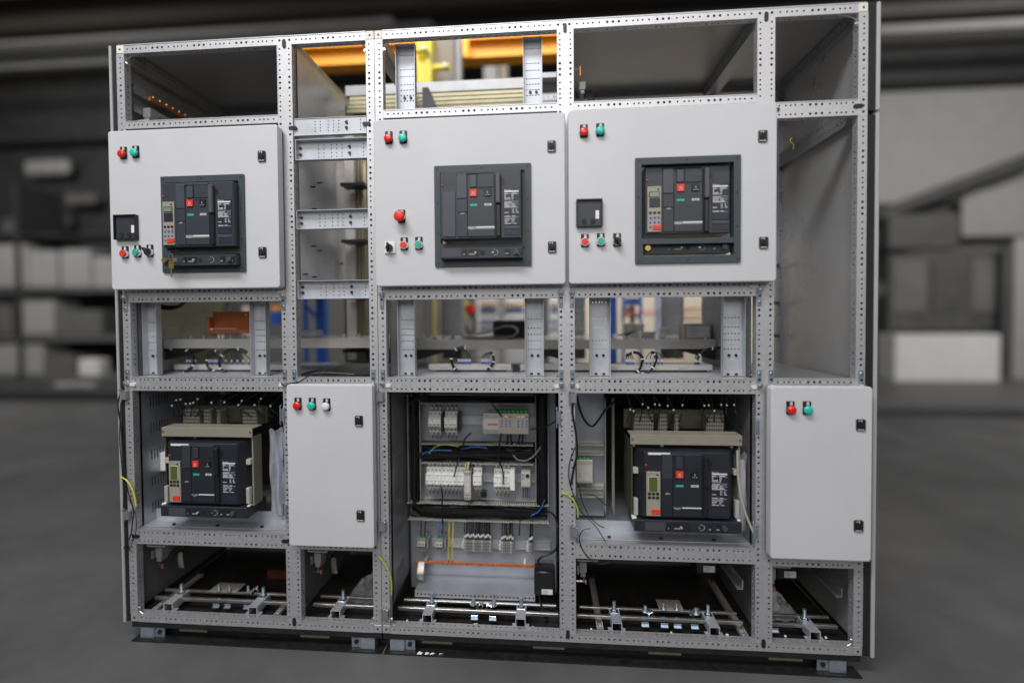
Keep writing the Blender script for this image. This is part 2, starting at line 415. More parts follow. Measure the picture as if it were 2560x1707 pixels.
# horizontal rails of every column
def bay_rail(k, z0, z1, y0=0.001, **kw):
    x0, x1 = bays[k]; left = {'A': 0.0, 'B': 0.629, 'C': 0.951, 'D': 1.6, 'E': 2.241}[k]
    pit = {'A': 0.1573, 'B': 0.1573, 'C': 0.1622, 'D': 0.1605, 'E': 0.155}[k]
    return rail(cabof[k], x0, x1, z0, z1, pit, (left - x0) % pit, y0=y0, **kw)
for k in 'ACD': bay_rail(k, 1.796, 1.823)
for k in 'ACD': bay_rail(k, 1.173, 1.223)
for k in 'ABCDE': bay_rail(k, 0.853, 0.903)
bay_rail('E', 1.743, 1.793, bottom=True)
for k in 'ABD': bay_rail(k, 0.290, 0.342)
bay_rail('E', 0.286, 0.336)
for k, z in (('A', 1.20), ('C', 1.20), ('D', 1.20), ('A', .84), ('C', .84), ('D', .84)):
    x0, x1 = bays[k]
    rail(cabof[k], x0, x1, z, z + .03, 0.16, 0.1, y0=0.571, y1=0.60, m='galvd')
# depth rails
def drail(cab, x0, x1, z0, z1, face=-1, m='galv'):
    mb = MB(); pat = pattern(0.54, 0.16, 0.05)
    xf, xb = (x0, x1) if face < 0 else (x1, x0)
    mb.perf((xf, 0.03, z0), (0, 1, 0), (0, 0, 1), 0.54, z1 - z0, pat, [((z1 - z0) * .3, 0), ((z1 - z0) * .75, 0)] if z1 - z0 > .04 else [((z1 - z0) / 2, 0)], (-face, 0, 0), 0.0025)
    mb.quadset([(xb, .03, z0), (xb, .57, z0), (xb, .57, z1), (xb, .03, z1), (xf, .03, z0), (xf, .57, z0), (xf, .57, z1), (xf, .03, z1)], [(0, 1, 2, 3), (0, 1, 5, 4), (3, 2, 6, 7)])
    return mb.build('depth_rail', cab, m)
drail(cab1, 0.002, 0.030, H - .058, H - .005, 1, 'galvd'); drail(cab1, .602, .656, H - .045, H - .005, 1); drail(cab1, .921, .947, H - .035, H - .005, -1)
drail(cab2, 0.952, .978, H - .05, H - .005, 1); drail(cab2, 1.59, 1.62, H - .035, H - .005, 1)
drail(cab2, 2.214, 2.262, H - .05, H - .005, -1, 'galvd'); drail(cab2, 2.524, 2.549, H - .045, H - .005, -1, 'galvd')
drail(cab2, 2.526, 2.549, 1.735, 1.795, -1, 'galvd')
# plugs closing the profile ends
def plug(cab, x, z, vert, m='black'):
    mb = MB(); stadium(mb, x, z, 0.012 if vert else 0.029, 0.029 if vert else 0.012, -0.0035, 0.001)
    return mb.build('plug', cab, m, smooth=True)
for cab, x in ((cab1, .629), (cab2, 1.6), (cab2, 2.241)): plug(cab, x, H - .028, True); plug(cab, x, .028, True)
for cab, x, z in ((cab1, .656, 1.775), (cab1, .920, 1.779), (cab2, 2.269, 1.770), (cab2, 2.522, 1.771), (cab1, .03, .318), (cab1, .602, .318)): plug(cab, x, z, False)
for k in 'ABCDE':
    x0, x1 = bays[k]
    for x in (x0, x1):
        if k == 'B' and x == x0: continue
        plug(cabof[k], x, .876, False, 'cream')
plug(cab2, 2.205, 1.205, False, 'cream'); plug(cab1, .601, 1.205, False, 'cream')
# zinc brackets with bolts at the corners of the middle compartments
def bracket(cab, x, z, upw):
    mb = MB(); s = 1 if upw else -1
    mb.box(x - .0065, x + .0065, -.006, -.001, z - .028, z + .028, .0015)
    mb.box(x - .0085, x + .0085, -.016, -.001, z + s * .016, z + s * .030, .002)
    o = mb.build('corner_bracket', cab, 'zinc')
    b = MB(); b.cyl((x, -.0162, z + s * .023), 'y', .0045, -.003, 6); b.cyl((x, -.006, z - s * .016), 'y', .0045, -.004, 6); b.build('bolt', o, 'steel')
    MB().cyl((x, -.0061, z + s * .004), 'y', .0042, -.0006, 8).build('bracket_slot', o, 'black')
for cab, x in ((cab1, .014), (cab1, .611), (cab2, .966), (cab2, 1.582), (cab2, 1.619), (cab2, 2.223)):
    bracket(cab, x, 1.170, True); bracket(cab, x, .905, False)
for cab, x in ((cab1, .646), (cab1, .932), (cab2, 2.260), (cab2, 2.537)): bracket(cab, x, .905, False)
# small corner gusset screws at the top corners and bottom corners
for cab, x, z in ((cab1, .034, 2.03), (cab1, .918, 2.03), (cab2, .983, 2.03), (cab2, 2.518, 2.03), (cab1, .034, .05), (cab1, .918, .05), (cab2, .983, .05), (cab2, 2.518, .05)):
    mb = MB(); mb.cyl((x, .006, z), 'y', .007, -.004, 6); mb.cyl((x, .002, z), 'y', .004, -.004, 8)
    sgn = 1 if x in (.034, .983) else -1; dz = 1 if z > 1 else -1
    mb.tube([(x, .004, z + dz * .012), (x + sgn * .02, .006, z + dz * .026), (x + sgn * .055, .004, z + dz * .030)], .0022, 6, 3)
    mb.build('gusset_screw', cab, 'steel', smooth=True)
# outer side panels, with the black seal between panel and frame
for cab, xs, xp in ((cab1, (-.012, -.0005), (-.022, -.0122)), (cab2, (2.5515, 2.572), (2.5722, 2.584))):
    for z0, z1 in ((0.0, 1.745), (1.752, H - .004)):
        if cab is cab1 and z0 == 0: z1 = 1.76
        if cab is cab1 and z0 > 1: z0 = 1.762
        s = B('side_panel', cab, 'sidep', xp[0], xp[1], -.010, .60, z0, z1, .003)
        B('panel_seal', s, 'rubber', xs[0], xs[1], -.003, .58, z0 + .003, z1 - .003)
# inner faces of the sides and partitions, punched
def punched(cab, x, y0, y1, z0, z1, us, vs, m, face, name='partition'):
    mb = MB()
    mb.perf((x, y0, z0), (0, 1, 0), (0, 0, 1), y1 - y0, z1 - z0, us, vs, (-face, 0, 0), 0.001)
    o = mb.build(name, cab, m)
    MB().quadset([(x - face * .0013, y0, z0), (x - face * .0013, y1, z0), (x - face * .0013, y1, z1), (x - face * .0013, y0, z1)], [(0, 1, 2, 3)]).build('hole_shade_sheet', o, 'blackpaint')  # black sheet added close behind the holes, standing in for their shade
    return o
r = .0022
dots = lambda n, a, b: [(a + (b - a) * i / (n - 1), r) for i in range(n)]
us_fine = [(.03, r), (.09, r), (.17, r), (.19, r), (.225, r), (.30, r), (.315, r), (.34, r), (.37, r), (.42, r), (.45, r), (.50, r)]
punched(cab1, .033, .03, .57, .905, 1.20, us_fine, [(v, 0) for v in (.05, .13, .18, .23, .27)], 'galvd', 1)
# vented side in the breaker compartments
def vented(cab, x, face, z0, z1, m):
    us = []
    us += [(.045 + .0145 * i, .0036) for i in range(7)]
    us += [(.20, .0024), (.30, .0024), (.42, .0024)]
    n = 5; hh = (z1 - z0) / n
    vs = [(hh * (i + .5), .020) for i in range(n)]
    mb = MB(); mb.perf((x, .035, z0), (0, 1, 0), (0, 0, 1), .535, z1 - z0, us[:7], vs, (-face, 0, 0), .001)
    o = mb.build('vented_side', cab, m)
    MB().quadset([(x - face * .0013, .035, z0), (x - face * .0013, .57, z0), (x - face * .0013, .57, z1), (x - face * .0013, .035, z1)], [(0, 1, 2, 3)]).build('hole_shade_sheet', o, 'blackpaint')  # black sheet just behind the slots paints in their shade
    return o
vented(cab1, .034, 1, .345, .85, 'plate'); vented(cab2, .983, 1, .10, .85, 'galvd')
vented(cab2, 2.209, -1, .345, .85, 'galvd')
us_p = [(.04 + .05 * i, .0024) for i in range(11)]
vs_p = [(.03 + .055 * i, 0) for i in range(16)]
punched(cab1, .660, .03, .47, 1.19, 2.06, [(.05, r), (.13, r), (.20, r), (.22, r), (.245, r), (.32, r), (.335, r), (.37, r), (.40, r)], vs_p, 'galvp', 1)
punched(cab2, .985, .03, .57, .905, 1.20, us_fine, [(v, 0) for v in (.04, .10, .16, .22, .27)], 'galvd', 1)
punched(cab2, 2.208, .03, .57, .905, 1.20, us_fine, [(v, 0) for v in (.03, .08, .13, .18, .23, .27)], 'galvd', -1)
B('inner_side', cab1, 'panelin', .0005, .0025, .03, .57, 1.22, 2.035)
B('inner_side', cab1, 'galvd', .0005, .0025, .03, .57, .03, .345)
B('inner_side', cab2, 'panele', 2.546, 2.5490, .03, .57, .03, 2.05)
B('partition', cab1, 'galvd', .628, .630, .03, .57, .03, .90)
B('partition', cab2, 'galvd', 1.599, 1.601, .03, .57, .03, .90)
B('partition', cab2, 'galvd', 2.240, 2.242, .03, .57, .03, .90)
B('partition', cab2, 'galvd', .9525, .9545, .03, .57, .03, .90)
# roof sheets: the slim column and the first wide column of the right cabinet are open at the top
B('roof_sheet', cab1, 'panelin', .002, .627, .004, .598, H + .0005, H + .004)
B('roof_sheet', cab2, 'panelin', 1.602, 2.549, .004, .598, H + .0005, H + .004)
# compartment floors
for k in 'ACD':
    x0, x1 = bays[k]; B('compartment_floor', cabof[k], 'galv2', x0 + .004, x1 - .004, .031, .56, .899, .9015)
B('compartment_floor', cab2, 'galvd', 2.272, 2.520, .031, .56, .899, .9015)
for k in 'AD':
    x0, x1 = bays[k]
    mb = MB().box(x0 + .004, x1 - .004, .0315, .50, .3425, .345); mb.box(x0 + .004, x1 - .004, .095, .097, .345, .385)
    fl = mb.build('breaker_shelf', cabof[k], 'galv2')
    for i in range(3):
        x = x0 + (x1 - x0) * (.2 + .3 * i)
        MB().cyl((x, .045, .345), 'z', .006, .006, 6).build('shelf_bolt', fl, 'black')
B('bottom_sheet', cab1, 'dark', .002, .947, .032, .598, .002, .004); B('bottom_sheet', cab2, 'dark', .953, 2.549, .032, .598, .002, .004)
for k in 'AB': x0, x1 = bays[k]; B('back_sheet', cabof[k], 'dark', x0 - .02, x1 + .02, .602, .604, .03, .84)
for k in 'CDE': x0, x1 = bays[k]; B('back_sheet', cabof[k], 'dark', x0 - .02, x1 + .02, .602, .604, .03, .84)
# plinth: black beam, bottom flange, corner feet and slots
for cab, a, b in ((cab1, .002, .948), (cab2, .953, 2.549)):
    p = B('plinth', cab, 'blackpaint', a, b, .004, .05, -.022, -.001, .001)
    B('plinth_wall', p, 'blackpaint', a + .02, b - .02, .05, .056, GZ + .002, -.002)
    B('plinth_flange', p, 'blackpaint', a + .004, b, -.005, .05, GZ + .001, GZ + .006)
    n = 2 if cab is cab1 else 4
    for i in range(n):
        x = a + (b - a) * (i + .32) / n
        B('plinth_slot', p, 'beige', x, x + .11, .0475, .0495, -.058, -.036)
for cab, x in ((cab1, .03), (cab1, .868), (cab2, .975), (cab2, 2.455)):
    f = B('plinth_foot', cab, 'zinc', x, x + .052, .008, .046, GZ + .007, -.0225, .001)
    d = 1 if x in (.03, .975) else -1
    xs = (x + .0525, x + .088) if d > 0 else (x - .0355, x - .0005)
    g = B('foot_bracket', f, 'zinc', xs[0], xs[1], .018, .024, GZ + .007, -.0225)
    MB().cyl(((xs[0] + xs[1]) / 2, .0179, -.044), 'y', .008, -.004, 10).build('foot_bolt', f, 'black')
# ------------------------------------------------------------------ doors with their buttons, locks and frames
def door(cab, x0, x1, z0, z1, label, hole=None, yf=-.045):
    mb = MB(); e = .004; r_ = .010
    holes = [rect(*hole)] if hole else []
    outer = rrect(x0, x1, z0, z1, r_, 4); inn = rrect(x0 + e, x1 - e, z0 + e, z1 - e, r_ - e * .6, 4)
    loops = [inn] + holes
    flat = [p for l in loops for p in l]; tr = tessellate_polygon([[Vector((p[0], p[1], 0)) for p in l] for l in loops])
    mb.quadset([(x, yf, z) for x, z in flat], [tuple(t) for t in tr])
    n = len(outer); mid = rrect(x0 + e * .3, x1 - e * .3, z0 + e * .3, z1 - e * .3, r_ - e * .2, 4)
    vs = [(x, yf, z) for x, z in inn] + [(x, yf + e * .3, z) for x, z in mid] + [(x, yf + e, z) for x, z in outer] + [(x, -.012, z) for x, z in outer]
    mb.quadset(vs, [(k * n + i, k * n + (i + 1) % n, (k + 1) * n + (i + 1) % n, (k + 1) * n + i) for k in range(3) for i in range(n)])
    if hole:
        a, b, c, d = hole
        mb.quadset([(a, yf, c), (b, yf, c), (b, yf, d), (a, yf, d), (a, -.012, c), (b, -.012, c), (b, -.012, d), (a, -.012, d)], [(0, 1, 5, 4), (1, 2, 6, 5), (2, 3, 7, 6), (3, 0, 4, 7)])
    d = mb.build('door', cab, 'paint', smooth=True, label=label)
    loops = [rrect(x0 + .006, x1 - .004, z0 + .005, z1 - .004, .008)] + ([rect(hole[0] - .02, hole[1] + .02, hole[2] - .015, hole[3] + .015)] if hole else [])
    MB().poly(loops, -.0122, -.002).build('door_seal', d, 'rubber')
    return d
YD = -.045
def lens(d, x, z, kind, m, yf=YD, tagx=.002):
    """rectangular holder, white legend and the round head"""
    MB().box(x - .0125, x + .0125, yf - .004, yf - .0004, z - .020, z + .0225, .0015).build('holder_plate', d, 'black')
    B('legend_tag', d, 'offw', x - .0045 + tagx, x + .0035 + tagx, yf - .0047, yf - .0041, z + .0085, z + .0205)
    if kind == 'lamp':
        MB().cyl((x, yf - .004, z - .004), 'y', .0142, -.006, 20).build('lens_collar', d, 'black', smooth=True)
        mb = MB().cyl((x, yf - .010, z - .004), 'y', .0136, -.004, 20); mb.dome((x, yf - .014, z - .004), .0136, .005, 20)
        mb.build('lamp_lens', d, m, smooth=True)
    elif kind == 'push':
        MB().cyl((x, yf - .004, z - .004), 'y', .0146, -.009, 20, .0135).build('button_ring', d, 'steel', smooth=True)
        MB().cyl((x, yf - .0131, z - .004), 'y', .0115, -.004, 20, .0105).build('push_button', d, m, smooth=True)
    elif kind == 'switch':
        MB().cyl((x, yf - .004, z - .004), 'y', .0146, -.009, 20, .0138).build('switch_ring', d, 'steel', smooth=True)
        mb = MB().cyl((x, yf - .0131, z - .004), 'y', .0125, -.003, 16)
        c, s_ = math.cos(R(125)), math.sin(R(125))
        for t0, t1, w0, w1 in ((-.013, .017, .004, .003),):
            A = Vector((x + t0 * c, 0, z - .004 + t0 * s_)); E_ = Vector((x + t1 * c, 0, z - .004 + t1 * s_)); nn = Vector((-s_, 0, c))
            vs = []
            for yy, kk in ((yf - .015, 1), (yf - .030, .6)):
                for P, wd in ((A, w0), (E_, w1)):
                    vs += [P + nn * wd * kk + Vector((0, yy, 0)), P - nn * wd * kk + Vector((0, yy, 0))]
            mb.quadset(vs, [(0, 1, 3, 2), (4, 5, 7, 6), (0, 1, 5, 4), (2, 3, 7, 6), (0, 2, 6, 4), (1, 3, 7, 5)])
        mb.build('selector_knob', d, 'black')
        B('knob_mark', d, 'print', x + .010 * c - .001, x + .014 * c + .001, yf - .0305, yf - .0300, z + .004, z + .009)
def lock(d, x, z, yf=YD):
    mb = MB(); mb.poly([rrect(x - .0135, x + .0135, z - .018, z + .018, .004)], yf - .005, yf - .0004)
    MB_ = mb.build('lock_plate', d, 'black', smooth=True)
    k = MB().cyl((x, yf - .0052, z), 'y', .009, -.003, 18); k.cyl((x, yf - .0082, z), 'y', .0055, -.002, 4); k.build('lock_core', d, 'rubber')
    q = MB(); q.box(x + .0002, x + .0022, yf - .0056, yf - .0051, z + .010, z + .0165)
    q.quadset([(x - .009, yf - .0054, z + .0115), (x - .002, yf - .0054, z + .0145), (x - .002, yf - .0054, z + .0165), (x - .009, yf - .0054, z + .0135)], [(0, 1, 2, 3)])
    for i in range(5): q.box(x - .0105 + i * .0042, x - .0075 + i * .0042, yf - .0056, yf - .0051, z - .0158, z - .0138 + .001 * (i % 2))
    q.build('lock_marks', d, 'print')
def meter(d, x0, x1, z0, z1, yf=YD):
    """black empty meter base with two holes and a pale label"""
    mb = MB(); mb.poly([rrect(x0, x1, z0, z1, .002), rrect(x0 + .004, x1 - .004, z0 + .004, z1 - .004, .001)], yf - .016, yf - .0004)
    o = mb.build('meter_frame', d, 'black')
    w_ = x1 - x0; h = z1 - z0
    B('meter_base', d, 'slate', x0 + .004, x1 - .004, yf - .008, yf - .0006, z0 + .004, z1 - .004)
    for fx in (.30, .64): MB().cyl((x0 + w_ * fx, yf - .0081, z0 + h * .19), 'y', .0085, -.002, 16).build('meter_hole', d, 'rubber')
    B('meter_label', d, 'white', x0 + w_ * .74, x0 + w_ * .87, yf - .0088, yf - .0082, z0 + h * .28, z0 + h * .58)
def escutcheon(d, x0, x1, z0, z1, yf=YD):
    w_ = x1 - x0; h = z1 - z0; k = w_ / 1380; kz = h / 1390
    fx = lambda x: x0 + (x - 80) * k
    fz = lambda y: z1 - (y - 110) * kz
    op = (fx(165), fx(1370), fz(1180), fz(200)); dr = (fx(180), fx(1375), fz(1400), fz(1245))
    mb = MB(); mb.poly([rrect(x0, x1, z0, z1, .003), rect(*op), rect(*dr)], yf - .007, yf + .028)
    o = mb.build('breaker_frame', d, 'slate3')
    for X, Y in ((125, 150), (760, 150), (1410, 150), (125, 620), (1410, 600), (130, 1040), (1415, 1030), (135, 1465), (770, 1455), (1420, 1455)):
        MB().cyl((fx(X), yf - .0071, fz(Y)), 'y', .0028, -.001, 8).build('frame_screw', d, 'black')
    return op, dr, fx, fz
DOORS = {}
ESC = {'A': (.199, .503, 1.274, 1.607), 'C': (1.165, 1.486, 1.279, 1.612), 'D': (1.819, 2.146, 1.279, 1.616)}
for k, x0, x1, lab in (('A', .000, .622, 'grey door with breaker window and an empty meter base near its left edge'),
                       ('C', .958, 1.597, 'grey door with breaker window and a red mushroom push button'),
                       ('D', 1.607, 2.258, 'grey door with breaker window next to the open slim column')):
    e = ESC[k]
    d = door(cabof[k], x0, x1, 1.217, 1.774 + (.005 if k == 'D' else 0), lab, (e[0] + .006, e[1] - .006, e[2] + .006, e[3] - .006))
    DOORS[k] = d; ESC[k] = escutcheon(d, *e)
d = DOORS['A']
lens(d, .060, 1.694, 'lamp', 'red'); lens(d, .106, 1.696, 'lamp', 'green')
lock(d, .567, 1.666); lock(d, .563, 1.339); meter(d, .026, .109, 1.391, 1.478)
lens(d, .057, 1.347, 'push', 'redm'); lens(d, .104, 1.350, 'push', 'greenm'); lens(d, .150, 1.351, 'switch', 'black')
d = DOORS['C']
lens(d, 1.012, 1.711, 'lamp', 'red'); lens(d, 1.061, 1.711, 'lamp', 'green')
lock(d, 1.553, 1.664); lock(d, 1.553, 1.338)
lens(d, 1.060, 1.357, 'push', 'redm'); lens(d, 1.110, 1.358, 'push', 'greenm')
MB().box(1.052 - .0125, 1.0645, YD - .004, YD - .0004, 1.428, 1.472, .0015).build('holder_plate', d, 'black')
B('legend_tag', d, 'offw', 1.0505, 1.0585, YD - .0047, YD - .0041, 1.458, 1.470)
MB().cyl((1.052, YD - .004, 1.446), 'y', .0125, -.020, 18).build('mushroom_stem', d, 'steel', smooth=True)
mb = MB().cyl((1.052, YD - .024, 1.446), 'y', .0150, -.004, 24, .0178); mb.cyl((1.052, YD - .028, 1.446), 'y', .0178, -.006, 24); mb.dome((1.052, YD - .034, 1.446), .0178, .006, 24)
mb.build('mushroom_button', d, 'redm', smooth=True)
MB().box(.993, 1.030, YD - .006, YD - .0004, 1.326, 1.365, .002).build('switch_plate', d, 'white')
mb = MB().cyl((1.0115, YD - .006, 1.3455), 'y', .0115, -.012, 20); mb.box(1.006, 1.012, YD - .030, YD - .016, 1.330, 1.362, .002); mb.build('rotary_knob', d, 'black', smooth=True)
d = DOORS['D']
lens(d, 1.657, 1.708, 'lamp', 'red'); lens(d, 1.709, 1.710, 'lamp', 'green')
lock(d, 2.213, 1.672); lock(d, 2.217, 1.339); meter(d, 1.631, 1.715, 1.401, 1.489)
lens(d, 1.659, 1.356, 'push', 'redm'); lens(d, 1.710, 1.357, 'push', 'greenm'); lens(d, 1.762, 1.356, 'switch', 'black')
d = door(cab1, .637, .942, .322, .884, 'slim grey door with red, green and white lamps')
lens(d, .680, .817, 'lamp', 'red'); lens(d, .731, .817, 'lamp', 'green'); lens(d, .782, .815, 'lamp', 'whitel'); lock(d, .895, .761); lock(d, .896, .436)
d = door(cab2, 2.243, 2.549, .331, .884, 'slim grey door with red and green lamps only')
lens(d, 2.301, .816, 'lamp', 'red'); lens(d, 2.351, .816, 'lamp', 'green'); lock(d, 2.512, .765); lock(d, 2.508, .446)
# hinges left on the posts of the columns whose doors are off, and latch clips opposite
def hinge(cab, x, z, s=1):
    mb = MB().box(x - .011, x + .011, -.016, -.001, z - .017, z + .017, .002)
    mb.cyl((x - s * .012, -.012, z - .024), 'z', .0035, .048, 8)
    o = mb.build('hinge', cab, 'galvd'); B('hinge_pin', o, 'steel', x - s * .012 - .004, x + .006, -.018, -.0161, z + .018, z + .0205); return o
for x, cab in ((-.001, cab1), (.955, cab2), (1.618, cab2)):
    hinge(cab, x + (.008 if cab is cab1 else .004), .838); hinge(cab, x + (.008 if cab is cab1 else .006), .40 if cab is cab1 else .385)
hinge(cab2, .966, .075)
def latch(cab, x, z):
    mb = MB().tube([(x - .006, -.003, z - .035), (x - .006, -.010, z - .030), (x - .006, -.010, z + .030), (x - .006, -.003, z + .035)], .002, 6, 1)
    mb.tube([(x + .006, -.003, z - .030), (x + .006, -.012, z - .026), (x + .006, -.012, z + .026), (x + .006, -.003, z + .030)], .0018, 6, 1)
    mb.box(x - .007, x + .007, -.005, -.001, z - .022, z + .022, .001)
    mb.build('latch_clip', cab, 'zinc')
latch(cab1, .601, .770); latch(cab1, .603, .430); latch(cab2, 1.572, .77); latch(cab2, 2.215, .745); latch(cab2, 2.212, .400)
# ------------------------------------------------------------------ air circuit breakers
K0 = .0002355
def breaker(label, pa, pb, trip, chassis=False, low=False, keys=None, term=None):
    """pa: centre of the red button, pb: left edge of the lever, both in metres on the face plane"""
    k = (pb.x - pa.x) / (975 - 678); kz = K0 * 1.0 if k > .00021 else K0 * .985
    yf = pa.y
    ox = pa.x + (775 - 678) * k; oz = pa.z - (805 - 527) * kz
    t = thing('circuit_breaker', label, 'circuit breaker', (ox, yf, oz - .12), 'dark air circuit breakers')
    X = lambda x: ox + (x - 775) * k
    Z = lambda y: oz + (805 - y) * kz
    def bx(name, x0, x1, y0, y1, d0, d1, m, c=0.0, parent=None):
        return MB().box(X(x0), X(x1), yf + d0, yf + d1, Z(y1), Z(y0), c).build(name, parent or t, m)
    body = 'navy' if chassis else 'slate'
    cov = 'slate' if chassis else 'slate2'
    mb = MB().box(X(215), X(1335), yf, yf + .10, Z(1150), Z(222), .003)
    mb.build('body', t, body)
    # top of the front slopes back
    mb = MB(); mb.quadset([(X(440), yf - .004, Z(262)), (X(960), yf - .004, Z(262)), (X(960), yf + .004, Z(225)), (X(440), yf + .004, Z(225)), (X(440), yf + .004, Z(262)), (X(960), yf + .004, Z(262))], [(0, 1, 2, 3), (0, 3, 4), (1, 2, 5)])
    mb.build('top_slope', t, body)
    bx('cover', 452, 590, 262, 595, -.005, .001, cov, .001)
    bx('cover', 455, 592, 601, 783, -.004, .001, body, .001)
    bx('cover', 455, 592, 790, 1118, -.0035, .001, body, .001)
    bx('cover_catch', 497, 555, 792, 815, -.0052, -.003, 'greyp')
    fr = bx('front_panel', 600, 968, 458, 1118, -.004, .001, body, .001)
    bx('flap', 632, 722, 280, 448, -.006, .001, cov, .001)
    bx('upper_panel', 740, 965, 265, 452, -.0035, .001, body, .001)
    bx('panel_seam', 728, 925, 473, 478, -.0045, -.0041, 'black')
    # push buttons
    rb = bx('off_button', 631, 728, 482, 574, -.009, -.004, 'redm', .001)
    kb = bx('on_button', 828, 922, 480, 572, -.009, -.004, 'black', .001)
    h = 40 * kz
    text('off_mark', 'O', X(679), yf - .0093, Z(545), h * 1.25, rb, 'print', align='CENTER')
    text('on_mark', 'I', X(875), yf - .0093, Z(545), h * 1.25, kb, 'print', align='CENTER')
    text('off_caption', 'Push OFF', X(680), yf - .0093, Z(568), h * .45, rb, 'print', align='CENTER')
    text('on_caption', 'Push ON', X(876), yf - .0093, Z(568), h * .45, kb, 'print', align='CENTER')
    bx('charge_indicator', 632, 732, 676, 706, -.0052, -.004, 'greenm')
    bx('spring_indicator', 830, 928, 674, 704, -.0052, -.004, 'offw')
    bx('indicator_print', 845, 905, 684, 695, -.0056, -.0052, 'greyp')
    if not chassis: bx('logo_sheen_strip', 600, 967, 980, 1022, -.0050, -.004, 'greyp')  # paler grey band paints the sheen across the logo strip
    text('maker_name', 'Schneider', X(604), yf - .0054, Z(1010), 32 * kz, fr, 'print', sx=.80)
    text('maker_name', 'Electric', X(632), yf - .0054, Z(1024), 18 * kz, fr, 'print', sx=.80)
    bx('logo_bar', 716, 966, 987, 1003, -.0056, -.0051, 'print')
    # charging lever
    bx('lever_slot', 974, 1060, 270, 1133, -.0012, .0008, 'rubber')
    if not chassis: bx('lever', 986, 1052, 275, 680, -.016, -.0012, 'greyp2' if 'greyp2' in M else 'slate', .003)
    else: bx('lever', 986, 1052, 275, 700, -.014, -.0012, 'black', .003)
    bx('lever_grip', 990, 1050, 690, 1125, -.008, -.0012, 'black', .002)
    MB().cyl((X(1062), yf + .002, Z(372)), 'y', 50 * kz, -.0028, 16).build('thumb_recess', t, 'black')
    # rating plate
    rp = bx('rating_plate', 1092, 1312, 478, 968, -.0022, .0004, 'ink', .0005)
    text('plate_heading', 'Masterpact', X(1103), yf - .0026, Z(503), 27 * kz, rp, 'print', sx=.75)
    bx('plate_band', 1102, 1300, 507, 527, -.0027, -.0023, 'print', parent=rp)
    rows = ((545, (1105, 1150), (1200, 1275)), (566, (1105, 1125), (1202, 1228)), (583, (1105, 1120), (1202, 1230)), (604, (1105, 1185), (1202, 1225)), (622, (1105, 1188), (1202, 1222)),
            (663, (1105, 1205),), (687, (1105, 1185), (1202, 1242)), (710, (1105, 1180), (1205, 1250)), (724, (1105, 1270),), (762, (1210, 1235), (1260, 1278)), (783, (1210, 1230), (1260, 1282)), (803, (1105, 1158), (1212, 1240), (1262, 1298)), (852, (1105, 1182), (1205, 1250)))
    if chassis or trip == 'none': rows += ((885, (1105, 1250),), (908, (1105, 1170), (1200, 1240)), (930, (1105, 1150), (1200, 1225)), (952, (1105, 1200), (1220, 1270)))
    mb = MB()
    for y, *sp in rows:
        for a, b in sp:
            x = a
            while x < b:
                w_ = random.uniform(8, 20); mb.box(X(x), X(min(b, x + w_)), yf - .0027, yf - .0023, Z(y + 4.5), Z(y - 4.5)); x += w_ + 4
    for y in (552, 650, 672, 696, 736, 862): mb.box(X(1105), X(1300), yf - .0027, yf - .0023, Z(y + 1.2), Z(y - 1.2))
    mb.build('plate_print', rp, 'print')['kind'] = 'stuff'
    if not chassis: bx('plate_strip', 1095, 1312, 978, 1020, -.002, .0004, 'slate2', .0005)
    bx('plate_blank', 1100, 1310, 1030, 1110, -.0015, .0004, 'ink', .0005)
    # left column
    MB().dome((X(243), yf + .0005, Z(412)), 15 * k, .005, 12).build('reset_button', t, 'red', smooth=True)
    bx('reset_caption', 285, 320, 408, 416, -.0006, -.0001, 'black')
    if trip == 'none':
        bx('blank_cover', 245, 430, 497, 1118, -.003, .0005, cov, .0015)
    else:
        tu = bx('trip_unit', 245, 428, 497, 1118, -.007, .0005, 'trip', .001)
        bx('trip_heading', 262, 345, 512, 518, -.0075, -.0071, 'greyp', parent=tu)
        MB().cyl((X(386), yf - .007, Z(537)), 'y', 13 * k, -.001, 12).build('test_port', tu, 'black')
        for i in range(4): bx('pilot_led', 282 + i * 22, 288 + i * 22, 541, 549, -.0075, -.0071, 'greyp', parent=tu)
        if trip == 'dial':
            bx('screen_bezel', 264, 406, 568, 648, -.0085, -.007, 'black', .001, tu); bx('screen', 274, 396, 578, 640, -.0090, -.0084, 'lcd2', parent=tu)
            bx('bar_display', 268, 410, 657, 783, -.0085, -.007, 'ink', parent=tu)
            for x in (283, 338, 393): bx('key', x - 17, x + 17, 842, 870, -.0090, -.007, 'black', parent=tu)
            for j, y in enumerate((925, 988, 1050)):
                for i, x in enumerate((283, 338, 393)):
                    if j == 2 and i: continue
                    MB().cyl((X(x), yf - .007, Z(y)), 'y', 13 * k, -.002, 10).build('dial', tu, 'blue')
            q = MB()
            for i in range(9): 
                x, y = random.uniform(275, 410), random.uniform(888, 940); q.quadset([(X(x), yf - .0095, Z(y)), (X(x + 18), yf - .0099, Z(y - 5)), (X(x + 14), yf - .0097, Z(y + 9))], [(0, 1, 2)])
            q.build('dial_cover_glint', tu, 'steel')
            bx('seal_tape', 314, 426, 1028, 1086, -.0098, -.0071, 'redm', parent=tu)
        else:
            bx('screen_bezel', 262, 400, 560, 778, -.0085, -.007, 'beigel', .001, tu); bx('screen', 276, 388, 570, 770, -.0090, -.0084, 'lcd', parent=tu)
            for y in (805, 858):
                for x in (283, 336, 389): bx('key', x - 20, x + 20, y - 18, y + 18, -.0090, -.007, 'black', .0005, tu)
            for y in (895, 935): bx('pilot_led', 400, 408, y, y + 8, -.0075, -.0071, 'black', parent=tu)
            bx('seal_tape', 310, 418, 1025, 1085, -.0098, -.0071, 'redm', parent=tu)
